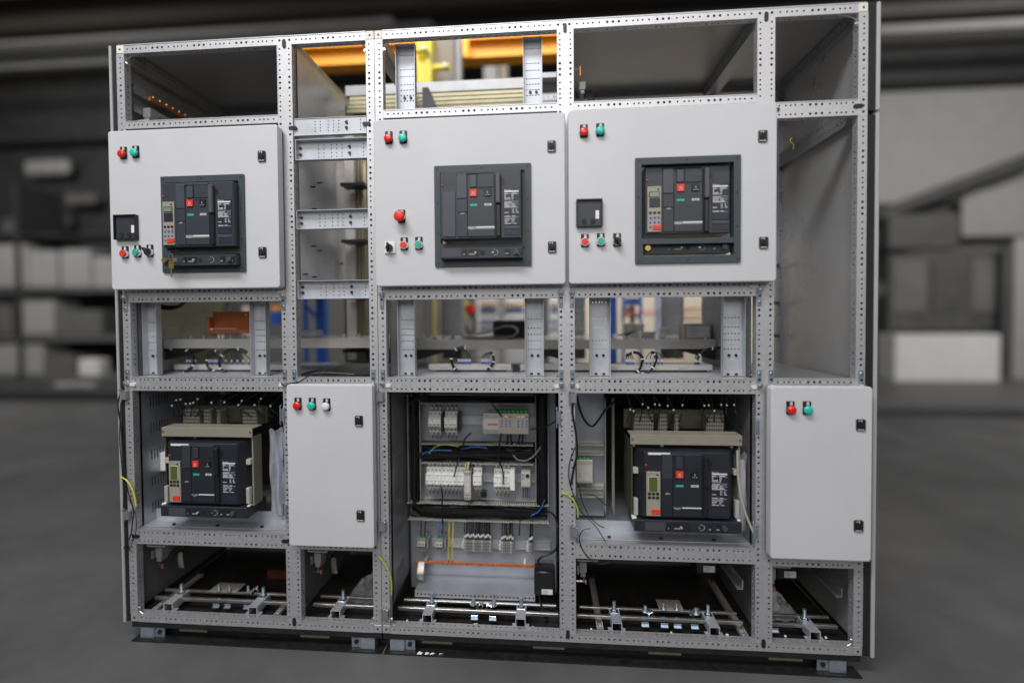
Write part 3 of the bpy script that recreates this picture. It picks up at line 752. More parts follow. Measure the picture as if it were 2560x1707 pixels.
    # drawer strip with racking gear
    if not chassis:
        dr = bx('racking_strip', 205, 1345, 1262, 1412, .010 if low else .004, .06, 'slate', .001)
        y0 = yf + (.010 if low else .004); op = [(520, 580), (600, 740), (1105, 1180), (1215, 1335)]
    else:
        dr = MB().box(X(85), X(1490), yf - .004, yf + .12, Z(1345), Z(1182), .002).build('racking_strip', t, 'navy')
        y0 = yf - .004; op = [(520, 570), (600, 720), (1050, 1120), (1150, 1230)]
    zc = 1335 if not chassis else 1268
    def dbox(name, x0, x1, a, b, d, m): return MB().box(X(x0), X(x1), y0 - d, y0 - .0002, Z(b), Z(a)).build(name, dr, m)
    for a, b in op:
        dbox('strip_window', a, b, zc - 45, zc + 45, .001, 'black'); dbox('strip_label', a + 8, b - 30, zc + 10, zc + 32, .002, 'greyp')
    MB().cyl((X(790), y0, Z(zc)), 'y', 32 * k, -.002, 14).build('crank_hole', dr, 'rubber')
    MB().cyl((X(700), y0, Z(zc)), 'y', 15 * k, -.008, 10).build('strip_knob', dr, 'beigel')
    MB().cyl((X(1262), y0, Z(zc - 5)), 'y', 36 * k, -.010, 14).build('release_knob', dr, 'slate2')
    dbox('position_pointer', 925, 950, zc - 8, zc + 14, .004, 'steel')
    mb = MB()
    for i in range(7):
        g = R(-80 + i * 27); mb.box(X(945 + 60 * math.cos(g)), X(952 + 60 * math.cos(g)), y0 - .0012, y0 - .0003, Z(zc + 40 * math.sin(g) + 4), Z(zc + 40 * math.sin(g) - 4))
    mb.build('position_marks', dr, 'print')['kind'] = 'stuff'
    if keys:
        MB().cyl((X(250), y0, Z(zc)), 'y', 38 * k, -.012, 18).build('key_lock', dr, 'brass', smooth=True)
    else:
        dbox('blank_plate', 225, 495, zc - 62, zc + 58, .0015, 'slate2')
    if chassis:
        # back plate, beige hood and beige side plates of the draw-out chassis
        pl = MB().box(X(85), X(1468), yf + .055, yf + .075, Z(1190), Z(160), .002).build('mounting_face', t, 'navy')
        for x, y in ((115, 195), (500, 193), (1430, 205), (125, 1150), (1430, 1140)):
            MB().cyl((X(x), yf + .0548, Z(y)), 'y', 22 * k, -.003, 14).build('face_screw', pl, 'steel', smooth=True)
        mb = MB(); mb.quadset([(X(215), yf + .003, Z(222)), (X(1335), yf + .003, Z(222)), (X(1450), yf + .055, Z(200)), (X(90), yf + .055, Z(200)), (X(90), yf + .055, Z(1170)), (X(1465), yf + .055, Z(1170)), (X(215), yf + .003, Z(1150)), (X(1335), yf + .003, Z(1150))], [(0, 1, 2, 3), (0, 3, 4, 6), (1, 2, 5, 7), (6, 7, 5, 4)])
        mb.build('front_flank', t, 'navy')
        bx('notice_label', 270, 560, 232, 262, -.002, -.0004, 'white')
        ht = X(50), X(1525)
        mb = MB(); z1, z0 = Z(5), Z(145)
        mb.box(ht[0], ht[1], yf + .020, yf + .024, z0, z1, .001); mb.box(ht[0], ht[1], yf + .024, yf + .085, z1 - .003, z1)
        hood = mb.build('hood', t, 'beige')
        for x in (80, 1495): MB().cyl((X(x), yf + .0198, Z(60)), 'y', 16 * k, -.003, 10).build('hood_screw', hood, 'steel', smooth=True)
        for x, nm in ((76, 'side_plate'), (1500, 'side_plate')):
            o = MB().box(X(x) - .0025, X(x) + .0025, yf + .03, yf + (.19 if x < 500 and ox > 1 else .085), Z(1200), Z(145)).build(nm, t, 'olive' if x < 500 else 'beige')
            s_ = 1 if x < 500 else -1
            q = MB().box(X(x) + s_ * .004, X(x) + s_ * .018, yf + .012, yf + .03, Z(1150), Z(905), .002); q.build('extraction_rail', o, 'shiny')
            q = MB().box(X(x) - .003, X(x) + .012 * s_, yf + .008, yf + .03, Z(1195), Z(1165), .001); q.build('rail_end', o, 'white')
            q = MB().box(X(x) + s_ * .003, X(x) + s_ * .02, yf + .02, yf + .04, Z(560), Z(480), .001); q.build('catch', o, 'beigel')
        # terminal blocks behind the hood
        yt = yf + .10; zt0, zt1 = term; zt0 -= .018
        for i, (a, b) in enumerate(((150, 430), (500, 620), (720, 780), (1160, 1400))):
            bl = MB().box(X(a), X(b), yt, yt + .05, zt0, zt1, .002).build('terminal_row', t, 'termd')
            mb = MB(); n = max(2, int((b - a) / 22)); hz = (zt1 - zt0) / 4.4
            for ii in range(n):
                for jj in range(4): mb.box(X(a + (ii + .5) * (b - a) / n) - .0014, X(a + (ii + .5) * (b - a) / n) + .0014, yt - .0010, yt + .0002, zt0 + hz * (jj + .4), zt0 + hz * (jj + .95))
            mb.build('terminal_holes', bl, 'black')['kind'] = 'stuff'
        MB().box(X(40), X(1460), yt + .05, yt + .07, zt0, zt1 + .008, .001).build('terminal_rail', t, 'olive')
    return t
M['olive'] = mat('olive_zinc_steel', (0.10, 0.10, 0.075), 0.4, 0.5, 0.2, 30)
M['greyp2'] = mat('dark_grey_lever', (0.085, 0.085, 0.088), 0.45, 0, 0.08, 40)
Q1 = zf(400, 420, 5.6); Q2 = zf(1080, 400, 5.6); Q3 = zf(1570, 370, 5.227)
breaker('dark breaker with key hanging, in the window of the leftmost upper door', Q1(435, 500, -.085), Q1(700, 500, -.085), 'dial', keys=True)
breaker('dark breaker with a blank left cover, in the window of the middle upper door', Q2(580, 468, -.085), Q2(882, 468, -.085), 'none')
breaker('dark breaker recessed in the window of the right upper door', Q3(678, 527, -.033), Q3(975, 527, -.033), 'dial', low=False, keys=True)
breaker('drawn-out breaker under a beige hood in the lower left open compartment', LA(790, 738, -.02), LA(962, 738, -.02), 'lcd', chassis=True, term=(LA(0, 330, .08).z, LA(0, 232, .08).z))
breaker('drawn-out breaker under a beige hood in the lower right open compartment, beside a foam roll', LD(1025, 799, -.02), LD(1228, 799, -.02), 'lcd', chassis=True, term=(LD(0, 368, .08).z, LD(0, 262, .08).z))
# bunch of keys hanging from the left upper breaker
kk = Q1(215, 1290, -.100)
t = thing('key_bunch', 'two brass keys on a ring hanging from the leftmost upper breaker', 'keys', (kk.x, kk.y, kk.z - .05))
mb = MB()
mb.tube([Q1(150, 1240, -.108) + Vector((math.cos(a) * .007, 0, math.sin(a) * .010)) for a in [i * math.pi / 6 for i in range(13)]], .0010, 6, 2); mb.build('key_ring', t, 'steel', smooth=True)
p = Q1(155, 1360, -.107)
mb = MB().poly([rrect(p.x - .009, p.x + .009, p.z - .012, p.z + .013, .006), rrect(p.x - .003, p.x + .003, p.z + .004, p.z + .009, .002)], p.y, p.y + .002)
mb.box(p.x - .0025, p.x + .0025, p.y, p.y + .002, p.z - .040, p.z - .011); mb.build('key', t, 'brass')
mb = MB().box(kk.x - .008, kk.x + .010, kk.y - .006, kk.y - .004, kk.z - .006, kk.z + .006, .001); mb.build('key', t, 'brass')
# ------------------------------------------------------------------ punched channels
def vchannel(cab, x0, x1, z0, z1, cols, rows, yb=.062, yfr=.036, m='galv2', name='upright_channel'):
    mb = MB(); w_ = x1 - x0; h = z1 - z0
    mb.perf((x0, yb, z0), (1, 0, 0), (0, 0, 1), w_, h, [(w_ * (.17 + .66 * i / (cols - 1)), .0026) for i in range(cols)], [(h * q, 0) for q in rows], (0, 1, 0), .009)
    mb.box(x0 - .0015, x0, yfr, yb + .001, z0, z1); mb.box(x1, x1 + .0015, yfr, yb + .001, z0, z1)
    mb.box(x0, x1, yfr + .004, yb, z1 - .0015, z1)
    o = mb.build(name, cab, m)
    for fx in (.36, .70): MB().cyl((x0 + w_ * fx, yb - .0002, z0 + h * .255), 'y', .0048, -.004, 10).build('channel_bolt', o, 'black')
    for fx in (.34, .74): B('channel_notch', o, 'black', x0 + w_ * fx - .006, x0 + w_ * fx + .004, yb - .0012, yb - .0002, z0 + .002, z0 + .009)
    return o
R7 = (.37, .45, .55, .62, .70, .81, .92); R7 = (.33, .44, .52, .60, .715, .92)
def chan_rows(): return R7
vchannel(cab1, .046, .098, .905, 1.178, 4, R7); vchannel(cab1, .463, .520, .905, 1.180, 5, R7)
vchannel(cab2, 1.010, 1.068, .905, 1.181, 5, R7); vchannel(cab2, 1.460, 1.522, .905, 1.181, 5, R7)
p0, p1 = FD(312, 205, .05), FD(522, 1035, .05); vchannel(cab2, p0.x, p1.x, .905, 1.181, 5, R7)
p0, p1 = FD(1708, 205, .05), FD(1925, 1035, .05); vchannel(cab2, p0.x, p1.x, .905, 1.181, 5, R7)
vchannel(cab2, 1.015, 1.080, 1.826, 2.064, 5, (.21, .29, .37, .45, .57, .67, .88)); vchannel(cab2, 1.460, 1.522, 1.826, 2.064, 5, (.21, .29, .37, .45, .57, .67, .88))
def hchannel(z0, z1, yb, yfr, front=False):
    mb = MB(); x0, x1 = .661, .917; h = z1 - z0
    us = [(x, .0024) for x in (.073, .092, .120, .139, .158, .188, .236)]
    mb.perf((x0, yb, z0), (1, 0, 0), (0, 0, 1), x1 - x0, h, us, [(h * (.2 + .2 * i), 0) for i in range(4)], (0, 1, 0), .008)
    mb.box(x0, x1, yfr, yb, z1, z1 + .0018); mb.box(x0, x1, yfr, yb, z0 - .0018, z0); mb.box(x0 - .0018, x0, yfr, yb, z0, z1)
    o = mb.build('cross_channel', cab1, 'galv2')
    for q in (.35, .68):
        MB().cyl((x0 + .186, yb - .0002, z0 + h * q), 'y', .0050, -.004, 10).build('channel_bolt', o, 'black')
        if not front: MB().cyl((x0 + .007, yb - .0002, z0 + h * q), 'y', .0050, -.004, 10).build('channel_bolt', o, 'black')
    return o
hchannel(1.751, 1.806, .004, .0015, True); hchannel(1.667, 1.735, .030, .006); hchannel(1.426, 1.489, .030, .006); hchannel(1.181, 1.242, .030, .006)
B('cross_lip', cab1, 'galv', .657, .919, .0005, .02, 1.748, 1.7505)
# insulated studs on the partition of the slim column
for y, z in ((.12, 1.60), (.18, 1.63), (.13, 1.52), (.12, 1.38), (.17, 1.37), (.05, 1.27), (.12, 1.265), (.38, 1.34)):
    MB().cyl((.660, y, z), 'x', .003, .018, 8).build('partition_stud', cab1, 'black')
B('lower_sheet', cab1, 'galvd', .66, .92, .50, .503, .905, .97)

# ------------------------------------------------------------------ busbars
bb = thing('busbar_run', 'horizontal tinned busbars under a bright cover seen through the open top', 'busbar', (1.2, .4, 1.97))
mb = MB().box(.70, 1.455, .37, .43, 2.037, 2.080, .001); mb.build('bar_cover', bb, 'cover')
for i, (z0, z1) in enumerate(((2.012, 2.030), (1.990, 2.008), (1.968, 1.986), (1.946, 1.964))):
    B('bar', bb, 'tin', .72, 1.50, .36 - .012 * i, .40 - .012 * i, z0, z1, .003)
MB().quadset([(1.035, .34, 2.045), (1.06, .34, 2.045), (1.11, .30, 1.93), (1.045, .30, 1.93), (1.035, .42, 2.045), (1.06, .42, 2.045), (1.11, .40, 1.93), (1.045, .40, 1.93)], [(0, 1, 2, 3), (4, 5, 6, 7), (0, 1, 5, 4), (3, 2, 6, 7), (0, 3, 7, 4), (1, 2, 6, 5)]).build('bar_support', bb, 'black')
MB().cyl((1.0, .40, 2.085), 'x', .004, .11, 8).build('tie_rod', bb, 'steel')
B('rear_rail', cab2, 'galvd', 1.46, 1.58, .36, .40, 2.07, 2.09); B('rear_rail', cab2, 'galvd', 1.46, 1.58, .40, .43, 1.955, 1.99)
vb = thing('vertical_busbars', 'vertical tinned busbars beside a bright strip in the slim left column', 'busbar', (.73, .42, .92))
B('bright_strip', vb, 'shiny', .680, .722, .40, .404, .93, 1.95, .001)
for i in range(3):
    x = .728 + i * .017
    B('bar', vb, 'tin', x, x + .011, .385 - .01 * i, .425 - .01 * i, .93, 1.99, .003)
for z in (1.66, 1.43, 1.20, .98): B('bar_clamp', vb, 'black', .70, .80, .30, .38, z - .012, z)
vb2 = B('flat_strip', vb, 'shiny', .665, .720, .46, .463, 1.84, 1.90)
# ------------------------------------------------------------------ shelf trays behind the middle compartments
def tray(cab, x0, x1, y0, y1, z1, hgt):
    mb = MB().box(x0, x1, y0, y0 + .002, z1 - hgt, z1, .0005); mb.box(x0, x1, y0 + .002, y1, z1 - .003, z1)
    o = mb.build('shelf_tray', cab, 'shiny'); return o
tr1 = tray(cab1, .037, .946, .15, .50, 1.033, .036)
tr2 = tray(cab2, .990, 2.205, .37, .85, 1.014, .038)
for cab, x, s_, y in ((cab1, .037, 1, .16), (cab2, .99, 1, .38), (cab2, 2.205, -1, .38), (cab2, 1.60, -1, .38)):
    z = .996 if cab is cab1 else .975
    MB().quadset([(x, y, z), (x + s_ * .16, y, z), (x, y, z - .045), (x, y + .06, z), (x + s_ * .16, y + .06, z), (x, y + .06, z - .045)], [(0, 1, 2), (3, 4, 5), (0, 1, 4, 3), (1, 2, 5, 4), (0, 2, 5, 3)]).build('tray_bracket', cab, 'black')
# rear uprights, punched and duller
for cab, x0, x1, y in ((cab2, 1.02, 1.115, .80), (cab2, 1.49, 1.54, .80), (cab2, 1.66, 1.72, .80), (cab2, 2.085, 2.185, .80), (cab1, .60, .67, .60)):
    vchannel(cab, x0, x1, .90, 1.235, 5, R7, yb=y, yfr=y - .02, m='galvd', name='rear_channel')
# bolts standing on the trays
def stud(name, parent, x, y, z, h=.016, r_=.004, m='zinc'):
    mb = MB().cyl((x, y, z), 'z', r_ * 2.2, .0018, 12); mb.cyl((x, y, z + .0018), 'z', r_ * 1.7, .005, 6); mb.cyl((x, y, z + .0068), 'z', r_, h - .0068, 8)
    return mb.build(name, parent, m)
for x in (.10, .155, .215, .27, .33, .74, .80, .86): stud('tray_bolt', tr1, x, .22, 1.0333, .014)
for x, y in ((1.05, .45), (1.07, .55), (1.12, .5), (1.15, .6), (1.80, .42), (1.93, .42), (2.18, .42)): stud('tray_bolt', tr2, x, y, 1.0143, .016, .006)
# ------------------------------------------------------------------ terminal strips and looms in the middle compartments
def strip(label, x0, x1, y, z0, z1, cab, prints):
    t = thing('terminal_strip', label, 'terminal strip', ((x0 + x1) / 2, y, z0), 'pale terminal strips')
    mb = MB().box(x0, x1, y, y + .03, z0 + .006, z1, .002); mb.build('strip_cover', t, 'offw')
    B('strip_base', t, 'black', x0 + .03, x1 - .02, y + .001, y + .032, z0, z0 + .006)
    q = MB()
    for px in prints:
        for i in range(9): q.box(px + i * .004, px + i * .004 + (.0008 if i % 3 == 2 else .0028), y - .0006, y - .0001, z0 + .011, z0 + .0145)
        q.box(px - .02, px + .04, y - .0006, y - .0001, z0 + .0185, z0 + .0192)
    q.build('strip_print', t, 'greyp')['kind'] = 'stuff'
    return t
strip('pale terminal strip under the copper bar in the left middle compartment', .047, .50, .19, .902, .930, cab1, ())
strip('pale terminal strip behind two looped bundles, middle compartment', 1.080, 1.400, .20, .902, .931, cab2, (1.125, 1.355))
strip('pale terminal strip under the grey carton, right middle compartment', 1.745, 2.140, .20, .902, .930, cab2, (1.76, 2.02))
strip('short pale terminal strip half hidden by a punched channel', 1.432, 1.725, .20, .902, .930, cab2, ())
for x in (1.418, 1.738): MB().quadset([(x - .010, .195, .93), (x + .010, .195, .93), (x + .014, .195, .902), (x - .014, .195, .902), (x - .010, .22, .93), (x + .010, .22, .93), (x + .014, .22, .902), (x - .014, .22, .902)], [(0, 1, 2, 3), (0, 1, 5, 4), (0, 3, 7, 4), (1, 2, 6, 5)]).build('strip_foot', cab2, 'black')
def loom(label, pts, r_, tips, zt, y, cat='wire loom', n=9):
    """a tied bundle following pts with black wires fanning down to blue ferrules at tips (x positions)"""
    t = thing('wire_loom', label, cat, (pts[0][0], y, zt - .03), 'tied black wire looms')
    P = [Vector(p) for p in pts]
    for i in range(4):
        o = Vector((random.uniform(-1, 1), random.uniform(-1, 1), random.uniform(-1, 1))) * r_ * .5
        MB().tube([p + o + Vector((random.uniform(-1, 1), 0, random.uniform(-1, 1))) * r_ * .2 for p in P], r_ * .55, 7, 5).build('wire', t, 'cable', smooth=True)
    for i in range(1, len(P), 2):
        d = (P[min(i + 1, len(P) - 1)] - P[i - 1]).normalized()
        MB().cyl(P[i] - d * .002, d, r_ * 1.18, .004, 10).build('cable_tie', t, 'white', smooth=True)
    for x, src in tips:
        s_ = P[src]
        MB().tube([s_, s_ * .5 + Vector((x, y, zt + .03)) * .5 + Vector((0, 0, .010)), (x, y, zt + .026), (x, y, zt + .012)], .0016, 5, 4).build('wire', t, 'cable', smooth=True)
        B('wire_marker', t, 'white', x - .0022, x + .0022, y - .0022, y + .0022, zt + .009, zt + .020, .0005)
        B('ferrule', t, 'blue', x - .0026, x + .0026, y - .0026, y + .0026, zt, zt + .009, .0005)
    return t
def arc(cx, cz, rx, rz, a0, a1, n, y): return [(cx + rx * math.cos(R(a0 + (a1 - a0) * i / n)), y, cz + rz * math.sin(R(a0 + (a1 - a0) * i / n))) for i in range(n + 1)]
y = .185
loom('large loop of tied black wires in front of the strip, middle compartment', arc(1.215, .949, .042, .048, 250, 75, 7, y), .0062, [(1.198 + i * .0075, 6) for i in range(7)], .931, .20)
loom('small arched bunch of tied black wires, middle compartment right', arc(1.288, .950, .046, .044, 300, 400, 6, y), .0055, [(1.288 + i * .0085, 5) for i in range(4)], .931, .20)
loom('leftmost tied loom hanging over the strip under the copper bar', [FA(a, b, .16) for a, b in ((640, 905), (760, 875), (870, 870), (960, 900), (1040, 1000), (1040, 1090), (990, 1140), (930, 1185))], .0058, [(FA(960 + i * 36, 1080, .19).x, 4) for i in range(4)], .930, .19)
loom('second looped wire bundle under the copper bar', [FA(a, b, .16) for a, b in ((1420, 960), (1330, 905), (1250, 930), (1215, 1020), (1230, 1110), (1300, 1160))], .0052, [(FA(1240 + i * 26, 1080, .19).x, 2) for i in range(6)], .930, .19)
loom('thick hooked wire bundle next to the right channel, left middle compartment', [FA(a, b, .155) for a, b in ((1720, 930), (1620, 875), (1500, 895), (1410, 960), (1370, 1050), (1390, 1130), (1450, 1190))], .0065, [(FA(1460 + i * 72, 1080, .19).x, 2) for i in range(5)], .930, .19)
loom('black tied loom bending down left, right middle compartment', [FD(a, b, .17) for a, b in ((700, 840), (760, 800), (830, 815), (865, 870), (855, 940), (820, 1000), (770, 1035))], .0058, [(FD(700 + i * 22, 940, .2).x, 0) for i in range(4)], .930, .20)
loom('black tied loom at the centre of the right middle compartment', [FD(a, b, .17) for a, b in ((950, 800), (990, 820), (1010, 880), (975, 960), (930, 1010), (870, 1030))], .0058, [(FD(910 + i * 40, 940, .2).x, 1) for i in range(5)], .930, .20)
loom('thin wires sweeping left from the tray to blue ferrules, under the grey carton', [FD(a, b, .17) for a, b in ((1690, 755), (1600, 760), (1530, 775), (1470, 830), (1440, 880))], .0050, [(FD(1420 + i * 18, 940, .2).x, 3) for i in range(3)], .930, .20)
# thick cable at the left of the left middle compartment
t = thing('power_cable', 'thick black cable bundle curving behind the left punched channel', 'cable', (.05, .12, .905))
for i in range(5):
    o = Vector((i * .003 - .005, .01 * (i % 2), i * .0025)); MB().tube([FA(a, b, .10) + o for a, b in ((1050, 240), (930, 290), (830, 360), (700, 370), (560, 350), (400, 330), (310, 390), (275, 520), (300, 690), (350, 900), (360, 1180))], .0042, 7, 4).build('core', t, 'cable', smooth=True)
p = FA(300, 685, .09); MB().box(p.x - .012, p.x + .02, p.y - .006, p.y - .004, p.z - .002, p.z + .002).build('cable_tie', t, 'white')
# ------------------------------------------------------------------ things standing on the trays
p0, p1 = FA(1235, 410, .20), FA(1765, 680, .20)
t = thing('copper_busbar', 'punched copper busbar block on white spacers, left middle compartment', 'busbar', (p0.x, .2, 1.033))
x0, x1, z0, z1 = p0.x, FA(1900, 410, .2).x, p1.z, p0.z
mb = MB(); n = 9
mb.perf((x0 + .008, .215, z0), (1, 0, 0), (0, 0, 1), x1 - x0 - .008, z1 - z0, [((x1 - x0) * (.10 + .85 * i / (n - 1)), .0032) for i in range(n)], [((z1 - z0) * .86, 0)], (0, 1, 0), .006)
mb.build('upright_bar', t, 'copper')
B('bottom_bar', t, 'copper', x0, x1, .196, .25, z0, z0 + .016, .001); B('top_edge', t, 'copper', x0 + .003, x1, .213, .2148, z1 - .002, z1 + .002)
B('end_bar', t, 'copper', x0 - .002, x0 + .010, .19, .23, z0 + .006, z1 - .02, .001)
mb = MB().tube([(x0 + .006, .194, z0 + .018), (x0 + .05, .192, z0 + .019), (x0 + .12, .194, z0 + .018)], .0012, 5, 2); mb.build('strap_tie', t, 'white', smooth=True); B('tie_head', t, 'white', x0 + .013, x0 + .021, .189, .194, z0 + .014, z0 + .021)
for x in (x0 + .028, x0 + .045): MB().cyl((x, .22, 1.0335), 'z', .0055, max(.004, z0 - 1.0338), 10).build('spacer', t, 'white', smooth=True)
# grey carton with printed label
p0, p1 = FD(1300, 650, .42), FD(1585, 505, .42)
t = thing('carton', 'small grey carton with a black printed label on the shelf tray', 'box', ((p0.x + p1.x) / 2, .46, 1.0145))
x0, x1, z0, z1 = p0.x, p1.x, 1.0148, p1.z
MB().box(x0, x1, .42, .50, z0, z1, .0008).build('carton_body', t, 'card')
fl = MB().quadset([(x0 - .001, .419, z1 + .0005), (x1 + .001, .419, z1 + .0005), (x1 - .004, .503, z1 + .004), (x0 - .006, .503, z1 + .003)], [(0, 1, 2, 3)]).build('carton_flap', t, 'card')
lb = B('carton_label', t, 'white', x0 + .012, x1 - .008, .4188, .4196, z0 + .006, z1 - .006)
text('carton_code', 'TRV00121', x0 + .016, .4184, z1 - .015, .009, lb, 'dprint'); text('carton_count', 'x1', x1 - .022, .4184, z1 - .015, .008, lb, 'dprint')
q = MB()
for i in range(16): q.box(x0 + .018 + i * .0021, x0 + .018 + i * .0021 + (.0008 if i % 3 else .0014), .4183, .4187, z0 + .012, z0 + .018)
for i in range(5): q.box(x0 + .018, x0 + .045 + (i % 3) * .008, .4183, .4187, z1 - .021 - i * .0032, z1 - .020 - i * .0032)
q.build('label_print', lb, 'greyp')['kind'] = 'stuff'
# folded felt sheet and wrapped black pack
p = FC(1300, 660, .42)
t = thing('felt_sheet', 'folded grey felt sheet curling over itself on the shelf tray', 'sheet', (p.x, .45, 1.0145))
prof = [FC(a, b, .43) for a, b in ((1060, 675), (1200, 640), (1330, 625), (1450, 575), (1540, 545), (1640, 545), (1700, 575), (1705, 620), (1660, 665), (1560, 680), (1350, 678), (1080, 684))]
mb = MB(); th = .006
pr_ = []
for i in range(len(prof) - 1):
    for k_ in range(4): pr_.append(prof[i].lerp(prof[i + 1], k_ / 4))
pr_.append(prof[-1])
vs = []; n = len(pr_)
for i, q_ in enumerate(pr_):
    tg = (pr_[min(i + 1, n - 1)] - pr_[max(0, i - 1)]).normalized(); nn = Vector((-tg.z, 0, tg.x)) * th / 2
    zz = max(q_.z, 1.0170)
    for dy in (0, .10): vs += [Vector((q_.x, .42 + dy, zz)) + nn, Vector((q_.x, .42 + dy, zz)) - nn]
fs = []
for i in range(n - 1):
    a, b = i * 4, i * 4 + 4
    fs += [(a, b, b + 2, a + 2), (a + 1, b + 1, b + 3, a + 3), (a, b, b + 1, a + 1), (a + 2, b + 2, b + 3, a + 3)]
mb.quadset(vs, fs); mb.build('folded_sheet', t, 'felt', smooth=True)
p0, p1 = FC(1420, 600, .56), FC(1900, 430, .56)
t = thing('wrapped_pack', 'black pack wrapped in clear film behind the felt sheet', 'pack', ((p0.x + p1.x) / 2, .6, 1.0145))
MB().box(p0.x, p1.x, .56, .68, 1.0148, p1.z - .016, .006).build('pack', t, 'pack')
mb = MB(); n = 12
vs = []; fs = []
for j in range(5):
    for i in range(n + 1): vs.append((p0.x - .002 + (p1.x - p0.x + .004) * i / n, .556 + .03 * j, p1.z - .012 + random.uniform(.001, .012) * (1 if 0 < j < 4 else .3)))
for j in range(4):
    for i in range(n): fs.append((j * (n + 1) + i, j * (n + 1) + i + 1, (j + 1) * (n + 1) + i + 1, (j + 1) * (n + 1) + i))
mb.quadset(vs, fs).build('film', t, 'film')
p = FD(2 + 900, 560, .62)
for i, (a, b, c, d, nm) in enumerate(((670, 495, 775, 625, 'low grey open carton, left one of two, on the right shelf tray'), (780, 500, 885, 625, 'low grey open carton, right one of two, on the right shelf tray'))):
    q0, q1 = FD(a, d, .60), FD(c, b, .60)
    tag(MB().box(q0.x, q1.x, .60, .68, 1.0148, q1.z, .001).build('carton', None, 'card'), nm, 'box')
q0, q1 = FD(720, 620, .50), FD(815, 555, .50); tag(MB().box(q0.x, q1.x, .50, .503, 1.0148, q1.z).build('paper_card', None, 'white'), 'small white card standing on the right shelf tray', 'card')
q0, q1 = FD(1045, 620, .52), FD(1115, 545, .52); tag(MB().box(q0.x, q1.x, .52, .56, 1.0148, q1.z, .001).build('paper_box', None, 'white'), 'upright white box at the middle of the right shelf tray', 'box')
q0, q1 = FD(850, 620, .52), FD(1000, 585, .52); tag(MB().box(q0.x, q1.x, .52, .58, 1.0148, q1.z, .001).build('paper_stack', None, 'offw'), 'low pile of white paper on the right shelf tray', 'paper')
tag(MB().tube([FD(a, b, .46) for a, b in ((600, 622), (700, 605), (790, 578), (740, 600), (690, 625))], .0028, 6, 4).build('cable_end', None, 'cable', smooth=True), 'short bent black cable end on the right shelf tray', 'cable')
q0, q1 = FA(2030, 740, .42), FA(2135, 500, .42)
t = tag(MB().box(FB(10, 1250, .25).x, FB(220, 1250, .25).x, .25, .33, 1.0335, 1.062, .008).build('film_wrapped_parts', None, 'bag'), 'parts wrapped in milky film on the tray in the slim column', 'pack')

# ------------------------------------------------------------------ top left compartment: earth bar, rails and duct along the left side
t = thing('earth_bar', 'copper earth bar with screws on a rail running back, top left compartment', 'busbar', (.03, .1, 1.93))
B('support_rail', t, 'galvd', .006, .026, .05, .50, 1.945, 1.975)
B('bar', t, 'copperd', .030, .040, .11, .44, 1.942, 1.957)
for i in range(9): MB().cyl((.035, .13 + .035 * i, 1.957), 'z', .004, .006, 8).build('bar_screw', t, 'brass')
t = thing('earth_braid', 'thin braided strap arching from the earth bar, top left', 'braid', (.04, .08, 1.95))
MB().tube([F1(a, b, .07 + .08 * i / 6) for i, (a, b) in enumerate(((250, 490), (268, 430), (310, 400), (370, 430), (430, 510), (480, 610), (520, 730)))], .0035, 6, 5).build('strap', t, 'braid', smooth=True)
t = thing('terminal_block', 'grey terminal block on the lower rail, top left compartment', 'terminal block', (.05, .1, 1.87))
B('support_rail', t, 'galvd', .006, .024, .05, .50, 1.878, 1.905)
q0, q1 = F1(395, 1010, .10), F1(480, 870, .10)
MB().box(.026, .056, .085, .13, 1.868, 1.905, .002).build('block', t, 'greyp'); MB().box(.030, .050, .085, .12, 1.852, 1.868, .002).build('block_foot', t, 'greyp')
for i in range(16): MB().box(.026, .050, .14 + i * .012, .147 + i * .012, 1.885, 1.905).build('terminal', t, 'greyp')
def grill_duct(cab, x0, x1, z0, z1, y0, y1, m='offw'):
    """open ended trunking running back, slotted bottom"""
    mb = MB().box(x0, x1, y0, y1, z1 - .0015, z1); mb.box(x0, x0 + .0015, y0, y1, z0, z1); mb.box(x1 - .0015, x1, y0, y1, z0, z1)
    o = mb.build('slotted_trunking', cab, m)
    n = 9
    for i in range(n): B('trunking_slat', o, m, x0 + .0015, x1 - .0015, y0 + i * (y1 - y0) / n, y0 + (i + .5) * (y1 - y0) / n, z0, z0 + .0015)
    return o
grill_duct(cab1, .034, .082, 1.826, 1.846, .05, .30)
t = thing('cable_bundle', 'lilac grey cable bundle lying in the top left compartment', 'cable', (.08, .15, 1.83))
for i in range(4): MB().tube([F1(490 + i * 8, 990 - i * 8, .14), F1(560, 1030 - i * 6, .18), F1(650, 1080, .22 + i * .01), F1(760, 1130, .3)], .004, 6, 4).build('core', t, 'greyp', smooth=True)
# top right compartment: terminal block with black cables beside the post
t = thing('terminal_block', 'grey terminal block with black cables and a red-tipped stud, top right compartment', 'terminal block', (1.65, .1, 1.85))
q = F3(215, 600, .06)
MB().box(q.x - .012, q.x + .010, .06, .10, q.z - .014, q.z + .014, .002).build('block', t, 'greyp'); MB().box(q.x - .008, q.x + .006, .06, .10, q.z - .028, q.z - .014, .002).build('block_foot', t, 'greyp')
q = F3(190, 472, .06); MB().cyl((1.63, .07, q.z), 'x', .003, .020, 8).build('stud', t, 'steel'); MB().box(q.x + .002, q.x + .005, .06, .075, q.z - .028, q.z + .004).build('stud_plate', t, 'copperd')
for i in range(7): MB().tube([F3(205 + i * 9, 640, .07), F3(235 + i * 9, 660, .075), F3(262 + i * 6, 700, .08), F3(270 + i * 6, 735, .08)], .0024, 6, 4).build('core', t, 'cable', smooth=True)
t = tag(MB().tube([F3(1680, 965, .2), F3(1665, 990, .2), F3(1690, 1010, .2), F3(1688, 1045, .2)], .0010, 6, 5).build('earth_wire', None, 'yellow', smooth=True), 'short curled yellow earth wire high on the rear of the right column', 'wire')
